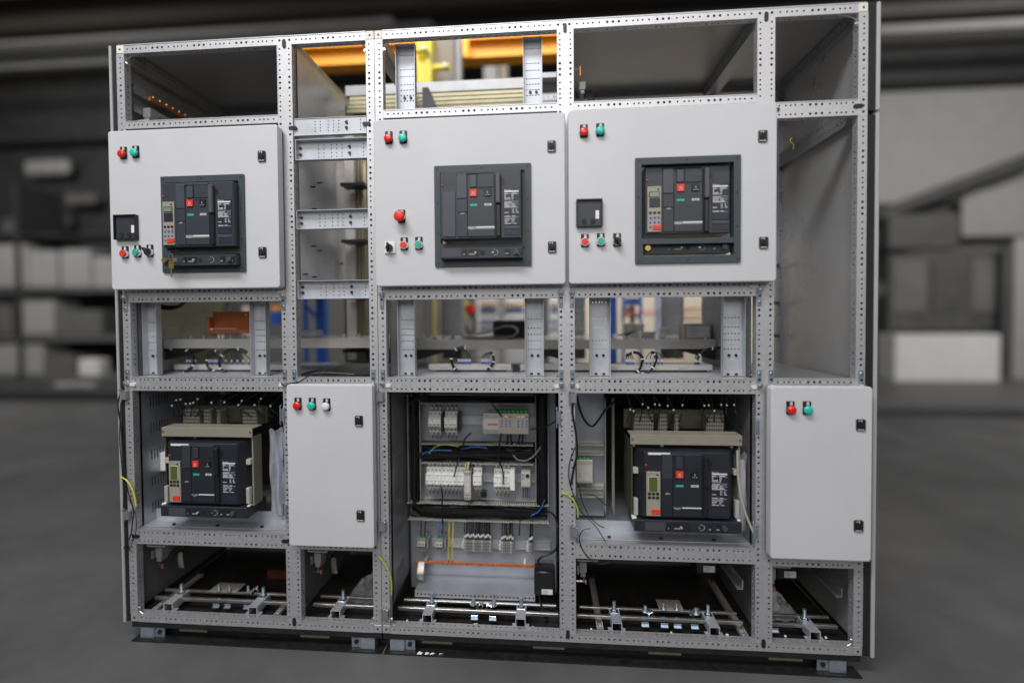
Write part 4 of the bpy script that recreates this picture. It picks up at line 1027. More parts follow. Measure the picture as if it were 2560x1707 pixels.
# rear uprights seen in the right column with black clips
for z in (1.32, 1.16, 1.02): MB().cyl((2.50, .56, z), 'x', .006, .028, 8).build('panel_clip', cab2, 'black')
# ------------------------------------------------------------------ lower middle column: mounting plate with ducts and modular devices
YP = .25
B('mounting_plate', cab2, 'plate', .990, 1.566, YP, YP + .002, .035, .848)
def comb(parent, x0, x1, z, vertical=False, y0=.190, pitch=.0088, wv=None):
    """slotted duct wall: a strip at the plate and fingers reaching forward"""
    mb = MB()
    n = int((x1 - x0) / pitch)
    if vertical: mb.box(z - .0007, z + .0007, YP - .014, YP - .0005, x0, x1); mb.box(z - .0007, z + .0007, y0, y0 + .005, x0, x1)
    else: mb.box(x0, x1, YP - .014, YP - .0005, z - .0007, z + .0007)
    for i in range(n):
        a = x0 + (i + .2) * pitch; b = a + pitch * .58; d = random.uniform(-.003, .003)
        if vertical: mb.box(z - .0008, z + .0008, y0 + .001, YP - .013, a, b)
        else:
            mb.box(a, b, y0 + .004 + d, YP - .013, z - .0008, z + .0008); mb.box(a - .0012, b + .0012, y0 + d, y0 + .004 + d, z - .0013, z + .0013)
    o = mb.build('slotted_wall', parent, 'duct'); o['kind'] = 'stuff'; return o
def duct(label, x0, x1, z0, z1, vertical=False):
    t = thing('cable_duct', label, 'cable duct', ((x0 + x1) / 2, YP, z0), 'slotted grey cable ducts')
    B('duct_base', t, 'duct', x0, x1, YP - .004, YP - .0003, z0, z1)
    if vertical: comb(t, z0, z1, x0 + .001, True); comb(t, z0, z1, x1 - .001, True)
    else: comb(t, x0, x1, z0 + .001); comb(t, x0, x1, z1 - .001)
    return t
g = lambda x, y, d=.21: LC(x, y, d)
xl0, xl1, xr0, xr1 = g(345, 300).x, g(478, 300).x, g(1688, 300).x, g(1825, 300).x
zt0, zt1 = g(0, 195).z, g(0, 95).z
zm0, zm1 = g(0, 815).z, g(0, 612).z
zb0, zb1 = g(0, 1405).z, g(0, 1225).z
duct('left upright duct framing the modular devices', xl0, xl1, zb1, zt1, True); duct('right upright duct framing the modular devices', xr0, xr1, zb1, zt1, True)
duct('uppermost horizontal duct above the modular devices', xl1 + .003, xr0 - .003, zt0, zt1); duct('middle horizontal duct between the two device rows', xl1 + .003, xr0 - .003, zm0, zm1); duct('lowest horizontal duct above the terminal blocks', xl0 - .004, xr1 + .002, zb0, zb1)
def run(label, x0, x1, z0, z1, n, vertical=False, seedm=0, extra=(), y0=.212, y1=.240):
    t = thing('cable_run', label, 'cable run', ((x0 + x1) / 2, .22, z0), 'black cable runs in the ducts')
    for i in range(n):
        y = random.uniform(y0, y1); pts = []
        a, b = (z0, z1) if vertical else (x0, x1); c0, c1 = (x0, x1) if vertical else (z0, z1)
        off = c0 + (c1 - c0) * (i + .5) / n
        for k in range(6):
            u = a + (b - a) * k / 5; v = min(c1, max(c0, off + random.uniform(-1, 1) * (c1 - c0) * .22))
            pts.append((v, y + random.uniform(-.005, .003), u) if vertical else (u, y + random.uniform(-.005, .003), v))
        m_ = 'cable'
        if (i + seedm) % 9 == 4 and extra: m_ = extra[i % len(extra)]
        MB().tube(pts, random.uniform(.0026, .0052), 6, 4).build('wire', t, m_, smooth=True)
    return t
run('black wires packed in the middle horizontal duct, with blue and yellow ones', xl0 + .005, xr1 - .008, zm0 + .003, zm1 - .002, 26)
run('black wires packed in the left upright duct', xl0 + .003, xl1 - .003, zb1 - .01, zt1, 20, True)
run('black wires packed in the right upright duct', xr0 + .003, xr1 - .003, zb1 - .01, zt1, 20, True, 2)
run('black wires packed in the uppermost duct', xl0 + .004, xr1 - .004, zt0 + .004, zt1 + .016, 16)
run('black wires packed in the lowest horizontal duct', xl0 + .004, xr1 - .006, zb0 + .006, zb1 - .001, 24)
# thick loom ringing both device rows
t = thing('cable_loom', 'thick black cable loom ringing both device rows on the mounting plate', 'cable loom', ((xl0 + xr1) / 2, .2, zb0))
cxl, cxr, czt, czb, czm = (xl0 + xl1) / 2, (xr0 + xr1) / 2, (zt0 + zt1) / 2 + .006, (zb0 + zb1) / 2, (zm0 + zm1) / 2
for i in range(16):
    o = random.uniform(-.013, .013); yy = random.uniform(.186, .204); j = (lambda: random.uniform(-.003, .003))
    MB().tube([(cxl + .06, yy, czt - o + j()), (cxl + .012, yy, czt - o + j()), (cxl - o * .9, yy, czt - .025), (cxl + o + j(), yy, czt - .10), (cxl + o + j(), yy, (czt + czb) / 2), (cxl + o + j(), yy, czb + .07), (cxl + o * .6 + .010, yy, czb + .018), (cxl + .06, yy, czb + o * .8 + j()), ((cxl + cxr) / 2, yy, czb + o * .8 + j()), (cxr - .06, yy, czb + o * .8 + j()), (cxr - .012 + o * .5, yy, czb + .020), (cxr + o + j(), yy, czb + .08), (cxr + o + j(), yy, (czt + czb) / 2), (cxr + o + j(), yy, czt - .06), (cxr + o * .8, yy, czt + .01)], random.uniform(.0018, .0034), 5, 4).build('wire', t, 'cable', smooth=True)
for i in range(9):
    yy = random.uniform(.188, .204); o = random.uniform(-.012, .012)
    MB().tube([(cxl + o, yy, czm + .05), (cxl + .012, yy, czm + o * .5), (cxl + .05, yy, czm - .008 + o), ((cxl + cxr) / 2 + o, yy, czm + random.uniform(-.012, .008)), (cxr - .05, yy, czm + o), (cxr - .010, yy, czm - .01), (cxr + o, yy, czm - .06)], random.uniform(.0018, .0032), 5, 5).build('wire', t, 'cable', smooth=True)
# wires arching in front of the ducts
def wire(label, pts, r_=.0022, m='cable', cat='wire', n=6):
    return tag(MB().tube(pts, r_, n, 5).build('loose_wire', None, m, smooth=True), label, cat)
wire('blue wire arching over the middle duct, left half', [g(490, 740, .184), g(560, 712, .182), g(650, 700, .182), g(800, 705, .184)], .0018, 'bluew')
wire('blue wire arching over the middle duct, right half', [g(900, 690, .184), g(980, 672, .182), g(1080, 665, .182), g(1180, 680, .184)], .0018, 'bluew')
wire('thin yellow green wire arching over the middle duct', [g(560, 735, .184), g(620, 670, .182), g(720, 640, .182), g(880, 660, .184)], .0016, 'ygreen')
wire('grey cable looping from the middle duct to the right duct', [g(1440, 730, .19), g(1500, 800, .185), g(1600, 805, .185), g(1690, 740, .185), g(1760, 640, .19)], .0026, 'greyp')
wire('pale blue cable crossing the lowest duct at the right', [g(1640, 1395, .183), g(1730, 1340, .183), g(1790, 1220, .183)], .0016, 'bluew')
for i, (lab, pts) in enumerate((('black strap hanging across the upper device row', ((1225, 205), (1280, 270), (1335, 345))),
    ('black strap slanting across both device rows', ((1010, 515), (940, 590), (880, 780), (850, 880), (828, 980))),
    ('black strap hanging over the right lower breakers', ((1330, 520), (1310, 620), (1300, 800), (1330, 880), (1350, 960), (1345, 1060))),
    ('black strap hanging below the lower left breakers', ((690, 1090), (705, 1180), (700, 1260), (705, 1480))))):
    wire(lab, [g(a, b, .155) for a, b in pts], .0030)
t = tag(MB().tube([LC(1800, 1340, .18), LC(1870, 1370, .15), LC(1915, 1450, .12), BC(1822, 200, .10), BC(1820, 380, .10), BC(1760, 450, .10), BC(1660, 490, .10), BC(1630, 530, .10), BC(1650, 575, .10)], .0038, 8, 5).build('heater_cable', None, 'cable', smooth=True), 'thick black cable curving down the right post to the black heater', 'cable')
tag(MB().tube([LC(1640, 485, .16), LC(1700, 468, .14), LC(1800, 450, .10), LC(1880, 405, .05), LC(1925, 370, .02)], .0024, 6, 5).build('door_cable', None, 'cable', smooth=True), 'thin black cable reaching from the upper device row to the right post', 'cable')
def din(x0, x1, zc, y=YP, name='din_rail', parent=None):
    mb = MB().box(x0, x1, y - .0085, y - .0072, zc - .0175, zc + .0175); mb.box(x0, x1, y - .0072, y - .0004, zc - .0135, zc - .0122); mb.box(x0, x1, y - .0072, y - .0004, zc + .0122, zc + .0135)
    mb.box(x0, x1, y - .0105, y - .0085, zc - .0175, zc - .0150); mb.box(x0, x1, y - .0105, y - .0085, zc + .0150, zc + .0175)
    return mb.build(name, parent or cab2, 'galv2')
zr1, zr2, zr3 = LC(0, 375, .235).z, LC(0, 965, .235).z, BC(0, 330, .235).z
din(LC(545, 0, .24).x, LC(1680, 0, .24).x, zr1); din(LC(520, 0, .24).x, LC(1680, 0, .24).x, zr2); din(BC(400, 0, .24).x, BC(1750, 0, .24).x, zr3)
def mcb(label, x0, x1, zc, poles, aux=False, toggles='black', top=True):
    t = thing('miniature_breaker', label, 'breaker', ((x0 + x1) / 2, YP, zc - .042), 'white miniature breakers on the rails')
    h = .041; w_ = x1 - x0; pw = w_ / poles
    MB().box(x0, x1, .190, .238, zc - h, zc + h, .001).build('housing', t, 'offw')
    MB().box(x0, x1, .172, .1902, zc - .021, zc + .021, .001).build('front', t, 'white')
    B('brand_stripe', t, 'greent', x0 + .002, x1 - .003, .1714, .1719, zc + .0155, zc + .0168)
    for i in range(poles):
        xc = x0 + pw * (i + .5)
        MB().cyl((xc, .1899, zc + .031), 'y', .0036, -.0012, 10).build('terminal_screw', t, 'greyp'); MB().cyl((xc, .1899, zc - .031), 'y', .0036, -.0012, 10).build('terminal_screw', t, 'greyp')
        B('pole_flag', t, 'greent' if toggles == 'green' else 'black', xc - pw * .28, xc + pw * .28, .1708, .1719, zc - .0085, zc - .0055)
    MB().box(x0 + .002, x1 - .002, .162, .1719, zc - .018, zc - .0125, .001).build('toggle', t, 'offw' if toggles == 'green' else 'greyp')
    if poles > 1:
        for i in range(1, poles): B('pole_seam', t, 'greyp', x0 + pw * i - .0004, x0 + pw * i + .0004, .1716, .1719, zc - .02, zc + .0145)
    if aux: MB().box(x1 + .0005, x1 + .0095, .175, .235, zc - h + .006, zc + h - .006, .001).build('auxiliary_contact', t, 'black')
    for i in range(poles):
        xc = x0 + pw * (i + .5)
        for sgn in (1, -1):
            z0 = zc + sgn * h; MB().tube([(xc, .21, z0 - sgn * .003), (xc + .001, .207, z0 + sgn * .012), (xc, .214, z0 + sgn * .028)], .0017, 5, 3).build('wire', t, 'cable', smooth=True)
            B('wire_marker', t, 'white', xc - .002, xc + .002, .2045, .209, min(z0 + sgn * .004, z0 + sgn * .012), max(z0 + sgn * .004, z0 + sgn * .012))
    return t
gx = lambda x, d=.172: LC(x, 0, d).x
z1 = LC(0, 395, .185).z; z2 = LC(0, 985, .185).z
mcb('three-pole white breaker with black toggles, left end of the upper row', gx(548), gx(680), z1, 3, True)
mcb('three-pole white breaker with green flags, second in the upper row', gx(718), gx(852), z1, 3, True, 'green')
for i, nm in enumerate(('first', 'second', 'third', 'fourth', 'fifth')):
    mcb('two-pole white breaker, %s from the left in the lower row' % nm, gx(514 + i * 83), gx(514 + i * 83 + 81), z2, 2, False, 'green')
mcb('two-pole white breaker just right of the tall narrow supply', gx(1016), gx(1108), z2, 2, False, 'green')
mcb('two-pole white breaker, left one of the pair right of the strap gap', gx(1238), gx(1324), z2 - .003, 2, False, 'green')
mcb('two-pole white breaker with a side module, near the thermostat', gx(1326), gx(1410), z2 - .003, 2, False, 'green')
tag(MB().box(gx(1412), gx(1462), .172, .236, z2 - .036, z2 + .038, .001).build('side_module', None, 'white'), 'narrow white side module beside the thermostat', 'module')
# tall narrow supply
x0, x1 = gx(921, .16), gx(996, .16); za, zb = LC(0, 1205, .16).z, LC(0, 905, .16).z
t = thing('power_supply', 'tall narrow beige supply module hanging below the lower row', 'power supply', (x0, .2, za))
MB().box(x0, x1, .160, .236, za, zb, .0015).build('housing', t, 'beigel'); B('face', t, 'offw', x0 + .003, x1 - .003, .1588, .1599, za + .03, zb - .02)
for i in range(3):
    xc = x0 + (x1 - x0) * (i + .5) / 3
    for z in (za + .007, zb - .008): MB().cyl((xc, .1599, z), 'y', .0026, -.001, 8).build('terminal_screw', t, 'dprint')
    MB().tube([(xc, .17, zb), (xc + .0005, .165, zb + .012), (xc + .001, .19, zb + .026)], .0022, 6, 3).build('wire', t, ('yellow', 'white', 'cable')[i], smooth=True)
for a, b in ((.36, .38), (.45, .47), (.60, .61), (.72, .73)): B('face_print', t, 'greyp', x0 + .006, x0 + .012, .1583, .1587, za + (zb - za) * a, za + (zb - za) * b)
B('brand_print', t, 'greent', x0 + .004, x1 - .005, .1583, .1587, za + .019, za + .021)
# communication relay, upper row right
x0, xm, x1 = gx(1135, .165), gx(1305, .165), gx(1614, .165); za, zb = LC(0, 512, .165).z, LC(0, 300, .165).z
t = thing('control_relay', 'wide beige relay with blue dots and green plugs, upper row right', 'relay', ((x0 + x1) / 2, .2, za))
MB().box(x0, xm, .165, .236, za, zb, .0015).build('vented_half', t, 'offw'); MB().box(xm, x1, .165, .236, za, zb, .0015).build('display_half', t, 'beigel')
for zz0, zz1 in ((zb - .018, zb - .003), (za + .002, za + .013)):
    mb = MB()
    for i in range(11):
        for j in range(3): mb.cyl((x0 + .004 + i * .005 + (j % 2) * .0025, .1648, zz0 + (zz1 - zz0) * (j + .5) / 3), 'y', .0016, -.0004, 6)
    mb.build('vent_holes', t, 'dprint')['kind'] = 'stuff'
B('raised_front', t, 'offw', x0 - .002, xm - .001, .160, .1648, za + .016, zb - .021, .001); B('orange_print', t, 'copperd', x0 + .016, xm - .006, .1594, .1599, za + .034, za + .040)
for i in range(8):
    xc = xm - .020 + (x1 - xm + .018) * (i + .5) / 8; MB().box(xc - .0062, xc + .0062, .170, .20, zb + .0005, zb + .013, .001).build('green_plug', t, 'greent')
for i in (0, 1, 2, 4, 5, 6):
    for j in range(3):
        xc = xm + .009 + i * .0155; MB().cyl((xc, .1649, zb - .028 - j * .0098), 'y', .0030, -.0008, 10).build('blue_dot', t, 'blue')
for i, c in ((1, 'white'), (2, 'redm'), (4, 'white'), (5, 'white'), (6, 'redm')): B('tag_print', t, c, xm + .004 + i * .0155, xm + .015 + i * .0155, .1643, .1648, zb - .014, zb - .009)
for i in range(4): MB().tube([(xm + .028 + (i % 2) * .012 + (i // 2) * .045, .19, za), (xm + .028 + (i % 2) * .012 + (i // 2) * .045, .188, za - .02), (xm + .024 + i * .02, .20, za - .05)], .0036, 6, 3).build('plug_cable', t, 'cable', smooth=True)
# thermostat
x0, x1 = gx(1530, .17), gx(1630, .17); za, zb = LC(0, 1060, .17).z, LC(0, 908, .17).z
t = thing('thermostat', 'small grey thermostat with a black round knob', 'thermostat', ((x0 + x1) / 2, .2, za))
MB().box(x0, x1, .170, .236, za, zb, .0015).build('housing', t, 'duct'); MB().cyl((x0 + (x1 - x0) * .68, .1699, zb - .011), 'y', .0070, -.004, 16).build('knob', t, 'black', smooth=True)
for i in range(6): B('vent_slat', t, 'greyp', x0 + .002, x0 + .013, .1694, .1699, zb - .004 - i * .0045, zb - .0022 - i * .0045)
for i in range(5): MB().cyl((x0 + .004 + i * .0068, .1699, za + .004), 'y', .0018, -.0006, 8).build('terminal_screw', t, 'dprint')
for i in range(4): MB().tube([(x0 + .006 + i * .008, .19, za), (x0 + .007 + i * .008, .188, za - .02), (x0 + .004 + i * .009, .21, za - .052)], .0017, 5, 3).build('wire', t, 'bluew' if i == 3 else 'cable', smooth=True)
q = LC(1140, 1165, .165); tag(MB().box(q.x - .011, q.x + .011, .165, .185, q.z - .013, q.z + .012, .001).build('hanging_relay', None, 'black'), 'small black relay dangling right of the tall supply', 'relay')
# ------------------------------------------------------------------ terminal row, earth bar, braid, shelf, heater
def tblock(label, x0, x1, zc, kind):
    t = thing('terminal_block', label, 'terminal block', ((x0 + x1) / 2, YP, zc - .02), 'grey terminal blocks on the lowest rail')
    if kind == 'fuse':
        MB().box(x0, x1, .185, .236, zc - .026, zc + .024, .001).build('housing', t, 'greyp'); MB().box(x0 + .001, x1 - .001, .175, .1849, zc - .004, zc + .014, .001).build('front', t, 'duct')
        B('slot', t, 'dprint', x0 + .002, x1 - .002, .1838, .1848, zc - .011, zc - .005)
        for fx in (.3, .72):
            xc = x0 + (x1 - x0) * fx; MB().cyl((xc, .1749, zc + .006), 'y', .003, -.001, 8).build('screw', t, 'dprint'); MB().cyl((xc, .1849, zc - .018), 'y', .003, -.001, 8).build('screw', t, 'dprint')
            B('green_clip', t, 'greent', xc - .004, xc + .004, .19, .21, zc + .0242, zc + .029)
        B('end_stop', t, 'greyp', x1 + .002, x1 + .009, .19, .236, zc - .018, zc + .02); return t
    n = max(3, int((x1 - x0) / .0063)); pw = (x1 - x0) / n
    for i in range(n):
        a = x0 + i * pw; MB().box(a + .0002, a + pw - .0003, .190, .236, zc - .021, zc + .020).build('terminal', t, 'greyp' if i % 5 else 'duct')
    mb = MB()
    for i in range(n):
        for j in range(3): mb.box(x0 + (i + .3) * pw, x0 + (i + .75) * pw, .1892, .1899, zc - .016 + j * .011, zc - .010 + j * .011)
    mb.build('wire_holes', t, 'dprint')['kind'] = 'stuff'
    B('end_stop', t, 'offw', x0 - .009, x0 - .001, .188, .236, zc - .012, zc + .010, .001)
    for i in range(n):
        xc = x0 + (i + .5) * pw; zt = zc + .0205; dx = random.uniform(-.003, .003)
        MB().tube([(xc, .20, zt - .004), (xc - .001, .192, zt + .012), (xc + dx, .196, zt + .04), (xc + dx * 1.5, .215, zb0 + .002)], .0022, 5, 3).build('wire', t, 'cable', smooth=True)
        B('wire_marker', t, 'white', xc - .0019, xc + .0019, .1895, .1935, zt + .010 + .003 * (i % 3), zt + .020 + .003 * (i % 3))
    return t
zc = BC(0, 345, .19).z; bx_ = lambda x: BC(x, 0, .185).x
tblock('grey fuse terminal at the far left of the lowest rail', bx_(418), bx_(496), zc, 'fuse'); tblock('grey fuse terminal second from left on the lowest rail', bx_(592), bx_(670), zc, 'fuse')
tblock('longest grey terminal block with a dense fan of black wires', bx_(880), bx_(1152), zc, 'row'); tblock('mid-length grey terminal block with about eight black wires', bx_(1252), bx_(1380), zc - .002, 'row'); tblock('smallest grey terminal block at the right end of the lowest rail', bx_(1532), bx_(1572), zc - .004, 'row')
for a, b, m_, lab in ((450, 455, 'cable', 'left black wire above the far left fuse terminal'), (490, 500, 'cable', 'right black wire above the far left fuse terminal'), (628, 634, 'bluew', 'blue wire above the second fuse terminal'), (665, 678, 'cable', 'black wire above the second fuse terminal')):
    wire(lab, [BC(a, 285, .2), BC(a + 3, 200, .195), BC(b, 105, .21)], .0022, m_)
wire('loose black wire end hanging free right of the terminals', [BC(1440, 272, .19), BC(1443, 180, .19), BC(1448, 100, .2)], .0028)
pe0, pe1 = BC(385, 530, .2), BC(1650, 590, .2); ze = (pe0.z + pe1.z) / 2
t = thing('earth_bar', 'long copper earth bar with a row of screws above the lower shelf', 'busbar', ((pe0.x + pe1.x) / 2, .2, ze - .01))
B('bar', t, 'copper', pe0.x, pe1.x + .01, .198, .204, ze - .006, ze + .006, .0005)
for i in range(26): MB().cyl((pe0.x + .01 + i * (pe1.x - pe0.x - .01) / 25, .198, ze), 'y', .0030, -.004 if i % 3 else -.001, 8).build('bar_screw', t, 'brass' if i % 2 else 'steel')
for x in (pe0.x + .04, pe1.x - .06): MB().cyl((x, .2041, ze), 'y', .005, .045, 8).build('standoff', t, 'white')
for a, lab in ((728, 'left'), (768, 'right')):
    tt = thing('earth_wire', '%s one of two straight yellow green wires down to the copper bar' % lab, 'wire', (BC(a, 535, .195).x, .195, ze))
    MB().tube([BC(a, 520, .194), BC(a + 2, 300, .192), BC(a + 10, 105, .21)], .0018, 6, 4).build('core', tt, 'yellow', smooth=True); MB().cyl(BC(a, 535, .194), 'z', .0028, .008, 8).build('ferrule', tt, 'redm')
t = thing('earth_braid', 'flat braided strap hanging from the left end of the copper bar', 'braid', (BC(450, 780, .18).x, .18, BC(450, 780, .18).z))
a0, a1 = BC(425, 545, .19), BC(480, 785, .17)
mb = MB(); vs = []; fs = []
for i in range(13):
    s_ = i / 12; zz = a0.z + (a1.z - a0.z) * s_; yy = .194 - .028 * math.sin(s_ * math.pi) ; 
    vs += [(a0.x, yy, zz), (a0.x + .024, yy, zz), (a0.x + .024, yy + .003, zz), (a0.x, yy + .003, zz)]
for i in range(12):
    for k_ in range(4): fs.append((i * 4 + k_, i * 4 + (k_ + 1) % 4, i * 4 + 4 + (k_ + 1) % 4, i * 4 + 4 + k_))
mb.quadset(vs, fs).build('strap', t, 'braid', smooth=True)
s0, s1 = BC(410, 780, .16), BC(1600, 830, .16); zs = (s0.z + s1.z) / 2
mb = MB().box(s0.x, s1.x, .13, YP - .0005, zs - .0015, zs); mb.perf((s0.x, .13, zs - .024), (1, 0, 0), (0, 0, 1), s1.x - s0.x, .0225, [(.01 + i * .0145, .0035) for i in range(int((s1.x - s0.x) / .0145))], [(.011, 0)], (0, 1, 0), .003)
mb.build('lower_shelf', cab2, 'plate')
def heater(label, x0, x1, z0, z1, y0, y1, lab_x=None):
    t = thing('cabinet_heater', label, 'heater', ((x0 + x1) / 2, (y0 + y1) / 2, z0), 'black finned cabinet heaters')
    MB().box(x0, x1, y0, y1, z0, z1 - .012, .006).build('casing', t, 'black', smooth=True)
    n = 12
    for i in range(n): B('fin', t, 'black', x0 + .003 + i * (x1 - x0 - .006) / n, x0 + .003 + (i + .5) * (x1 - x0 - .006) / n, y0 + .002, y1 - .002, z1 - .0118, z1)
    l = B('type_label', t, 'white', x0 + (x1 - x0) * .36, x0 + (x1 - x0) * .88, y0 - .0008, y0 - .0002, z0 + (z1 - z0) * .08, z0 + (z1 - z0) * .26)
    q = MB()
    for j in range(4): q.box(x0 + (x1 - x0) * .40, x0 + (x1 - x0) * (.60 + .06 * (j % 3)), y0 - .0012, y0 - .0009, z0 + (z1 - z0) * (.10 + j * .04), z0 + (z1 - z0) * (.115 + j * .04))
    q.build('label_print', l, 'greyp')['kind'] = 'stuff'
    return t
heater('black finned heater with a white label, lower right of the mounting plate', 1.484, 1.559, .105, .208, .09, .16)
wire('thick black cable dropping from below the heater to the floor', [(1.50, .13, .11), (1.505, .12, .07), (1.52, .10, .03), (1.53, .12, .012)], .005)
# ------------------------------------------------------------------ lower left and lower right breaker compartments: loose extras
def wires_over(label, f, starts, y=.085):
    t = thing('wire_loom', label, 'wire loom', (f(*starts[0][0], y).x, y, .70), 'wires over the breaker hoods')
    for s_ in starts:
        MB().tube([f(a, b, y - .02 + .015 * (i % 2)) for i, (a, b) in enumerate(s_)], .0019, 5, 5).build('wire', t, 'cable', smooth=True)
        q = f(*s_[1], y - .012); MB().cyl(q - Vector((0, 0, .003)), 'z', .0032, .006, 8).build('wire_marker', t, 'white')
    return t
random.seed(11)
st = []
for x in (560, 600, 640, 690, 730, 760, 800, 930, 1050, 1180, 1210, 1330, 1390, 1480):
    e = x + random.uniform(-60, 120); st.append(((x + random.uniform(60, 200), 75), (x, 165 + random.uniform(-30, 40)), (x + random.uniform(-20, 60), 240), (e, 305)))
wires_over('black wires arching over the left drawn-out breaker hood', LA, st)
st = []
for x in (590, 620, 700, 750, 810, 850, 925, 975, 1055, 1250, 1290, 1340, 1400, 1450, 1515):
    e = x + random.uniform(-40, 60); st.append(((x + random.uniform(-100, 20), 100), (x, 190 + random.uniform(-20, 50)), (x + random.uniform(-10, 20), 260), (e, 340)))
wires_over('black wires arching over the right drawn-out breaker hood', LD, st)
for f, a0_, a1_, yy, lab in ((LA, 860, 1560, 100, 'left'), (LD, 480, 1300, 130, 'right')):
    t = thing('cable_run', 'thick black trunk of cables at the back above the %s breaker hood' % lab, 'cable run', (f(a0_, yy, .24).x, .24, .78), 'black cable runs in the ducts')
    for i in range(7): MB().tube([f(a0_ + (a1_ - a0_) * k / 4, yy + i * 9 + random.uniform(-12, 12), .24) for k in range(5)], .004, 6, 4).build('wire', t, 'cable', smooth=True)
# plastic document bag in the left compartment
p0, p1 = LA(1450, 430, .05), LA(1570, 1240, .05)
t = thing('document_bag', 'milky plastic document bag hanging beside the left drawn-out breaker', 'bag', ((p0.x + p1.x) / 2, .06, p1.z))
mb = MB(); vs = []; fs = []; n, mm = 6, 16
for j in range(mm + 1):
    for i in range(n + 1):
        s_, q = i / n, j / mm; wv = .006 * math.sin(q * 9 + s_ * 5) + .004 * math.sin(s_ * 14 + q * 4)
        vs.append((p0.x + .004 + (p1.x - p0.x - .008) * s_, .055 + .03 * s_ + wv, p1.z + (p0.z - p1.z) * q + .006 * math.sin(s_ * 9) * (q > .9)))
for j in range(mm):
    for i in range(n): fs.append((j * (n + 1) + i, j * (n + 1) + i + 1, (j + 1) * (n + 1) + i + 1, (j + 1) * (n + 1) + i))
mb.quadset(vs, fs).build('bag_sheet', t, 'bag', smooth=True)
mb = MB(); mb.quadset([(x + .002, y + .006, z - .02 if z > .6 else z) for x, y, z in vs], fs).build('papers', t, 'foam', smooth=True)
# foam roll in the right compartment
t = thing('foam_roll', 'lilac foam roll in clear film standing right of the right drawn-out breaker', 'roll', (2.19, .07, .38))
pa, pb = LD(1620, 600, .07), LD(1590, 1080, .07)
pth = []; 
for i in range(60):
    g_ = i * .32; rr = .006 + i * .00024; pth.append((math.cos(g_) * rr, math.sin(g_) * rr))
vs = []; fs = []
ax0, ax1 = Vector((2.186, .06, .622)), Vector((2.180, .06, .40))
for q_ in (ax0, ax1):
    for a, b in pth: vs.append(q_ + Vector((a, b, 0)))
for i in range(59): fs.append((i, i + 1, 61 + i, 60 + i))
MB().quadset(vs, fs).build('rolled_foam', t, 'foam', smooth=True)
mb = MB(); n = 14; vs = []; fs = []
for j in range(9):
    for i in range(n):
        g_ = 2 * math.pi * i / n; rr = (.0235 + .003 * math.sin(i * 2.3 + j)) * (1.15 if j > 7 else 1); z = .385 + .25 * j / 8 + (.012 * math.sin(i * 1.7) if j == 8 else 0); vs.append((2.182 + math.cos(g_) * rr, .06 + math.sin(g_) * rr, z))
for j in range(8):
    for i in range(n): fs.append((j * n + i, j * n + (i + 1) % n, (j + 1) * n + (i + 1) % n, (j + 1) * n + i))
mb.quadset(vs, fs).build('film_sleeve', t, 'film', smooth=True)
t = tag(MB().tube([LD(a, b, -.005) for a, b in ((1545, 590), (1550, 800), (1575, 1000), (1620, 1160), (1690, 1330))], .004, 6, 6).build('edge_strip', None, 'beigel', smooth=True), 'long pale plastic edging strip curving down beside the foam roll', 'strip')
# little module and ducts left of the right breaker
p0, p1 = LD(113, 895, .13), LD(255, 662, .13)
t = thing('control_module', 'white module with green plugs left of the right drawn-out breaker', 'module', ((p0.x + p1.x) / 2, .15, p0.z))
MB().box(p0.x, p1.x, .13, .19, p0.z + .006, p1.z - .006, .0015).build('housing', t, 'offw'); B('top_vents', t, 'duct', p0.x, p1.x, .128, .1299, p1.z - .020, p1.z - .010); B('bottom_vents', t, 'duct', p0.x, p1.x, .128, .1299, p0.z + .009, p0.z + .017)
for i in range(4):
    xc = p0.x + (p1.x - p0.x) * (i + .5) / 4
    B('green_plug', t, 'greent', xc - .004, xc + .004, .135, .16, p1.z - .0058, p1.z + .001); B('green_plug', t, 'greent', xc - .004, xc + .004, .135, .16, p0.z - .002, p0.z + .0058)
    B('face_print', t, 'greyp', p0.x + .008, p0.x + .014, .1292, .1298, p0.z + .024 + i * .006, p0.z + .026 + i * .006)
YPs = YP; YP = .20
B('mounting_plate', cab2, 'plate', 1.632, 1.745, YP, YP + .002, .36, .845)
for i, (y, nm) in enumerate(((540, 'uppermost'), (625, 'second'), (925, 'third'), (1000, 'lowest'))):
    q0, q1 = LD(118, y, .16), LD(372, y, .16)
    tt = thing('cable_duct', '%s short slotted duct left of the right breaker' % nm, 'cable duct', ((q0.x + q1.x) / 2, YP, q0.z), 'slotted grey cable ducts')
    B('duct_base', tt, 'duct', q0.x, q1.x, YP - .004, YP - .0003, q0.z - .002, q0.z + .006); comb(tt, q0.x, q1.x, q0.z, y0=.155)
for x, nm in ((370, 'left'), (445, 'right')):
    q0, q1 = LD(x, 1150, .16), LD(x, 140, .16)
    tt = thing('cable_duct', '%s upright slotted duct wall beside the right drawn-out breaker' % nm, 'cable duct', (q0.x, YP, q0.z), 'slotted grey cable ducts')
    B('duct_base', tt, 'duct', q0.x - .002, q0.x + .006, YP - .004, YP - .0003, q0.z, q1.z); comb(tt, q0.z, q1.z, q0.x, True, y0=.155)
YP = YPs
wire('thick black cable looping down at the top left of the right breaker compartment', [LD(a, b, .08) for a, b in ((115, 100), (140, 220), (190, 330), (250, 375), (300, 330), (370, 230), (450, 160))], .0042)
p0, p1 = LA(470, 810, .12), LA(528, 640, .12)
tag(MB().box(p0.x - .01, p1.x + .012, .12, .18, p0.z, p1.z, .002).build('control_module', None, 'white'), 'white module peeping out left of the left drawn-out breaker', 'module')
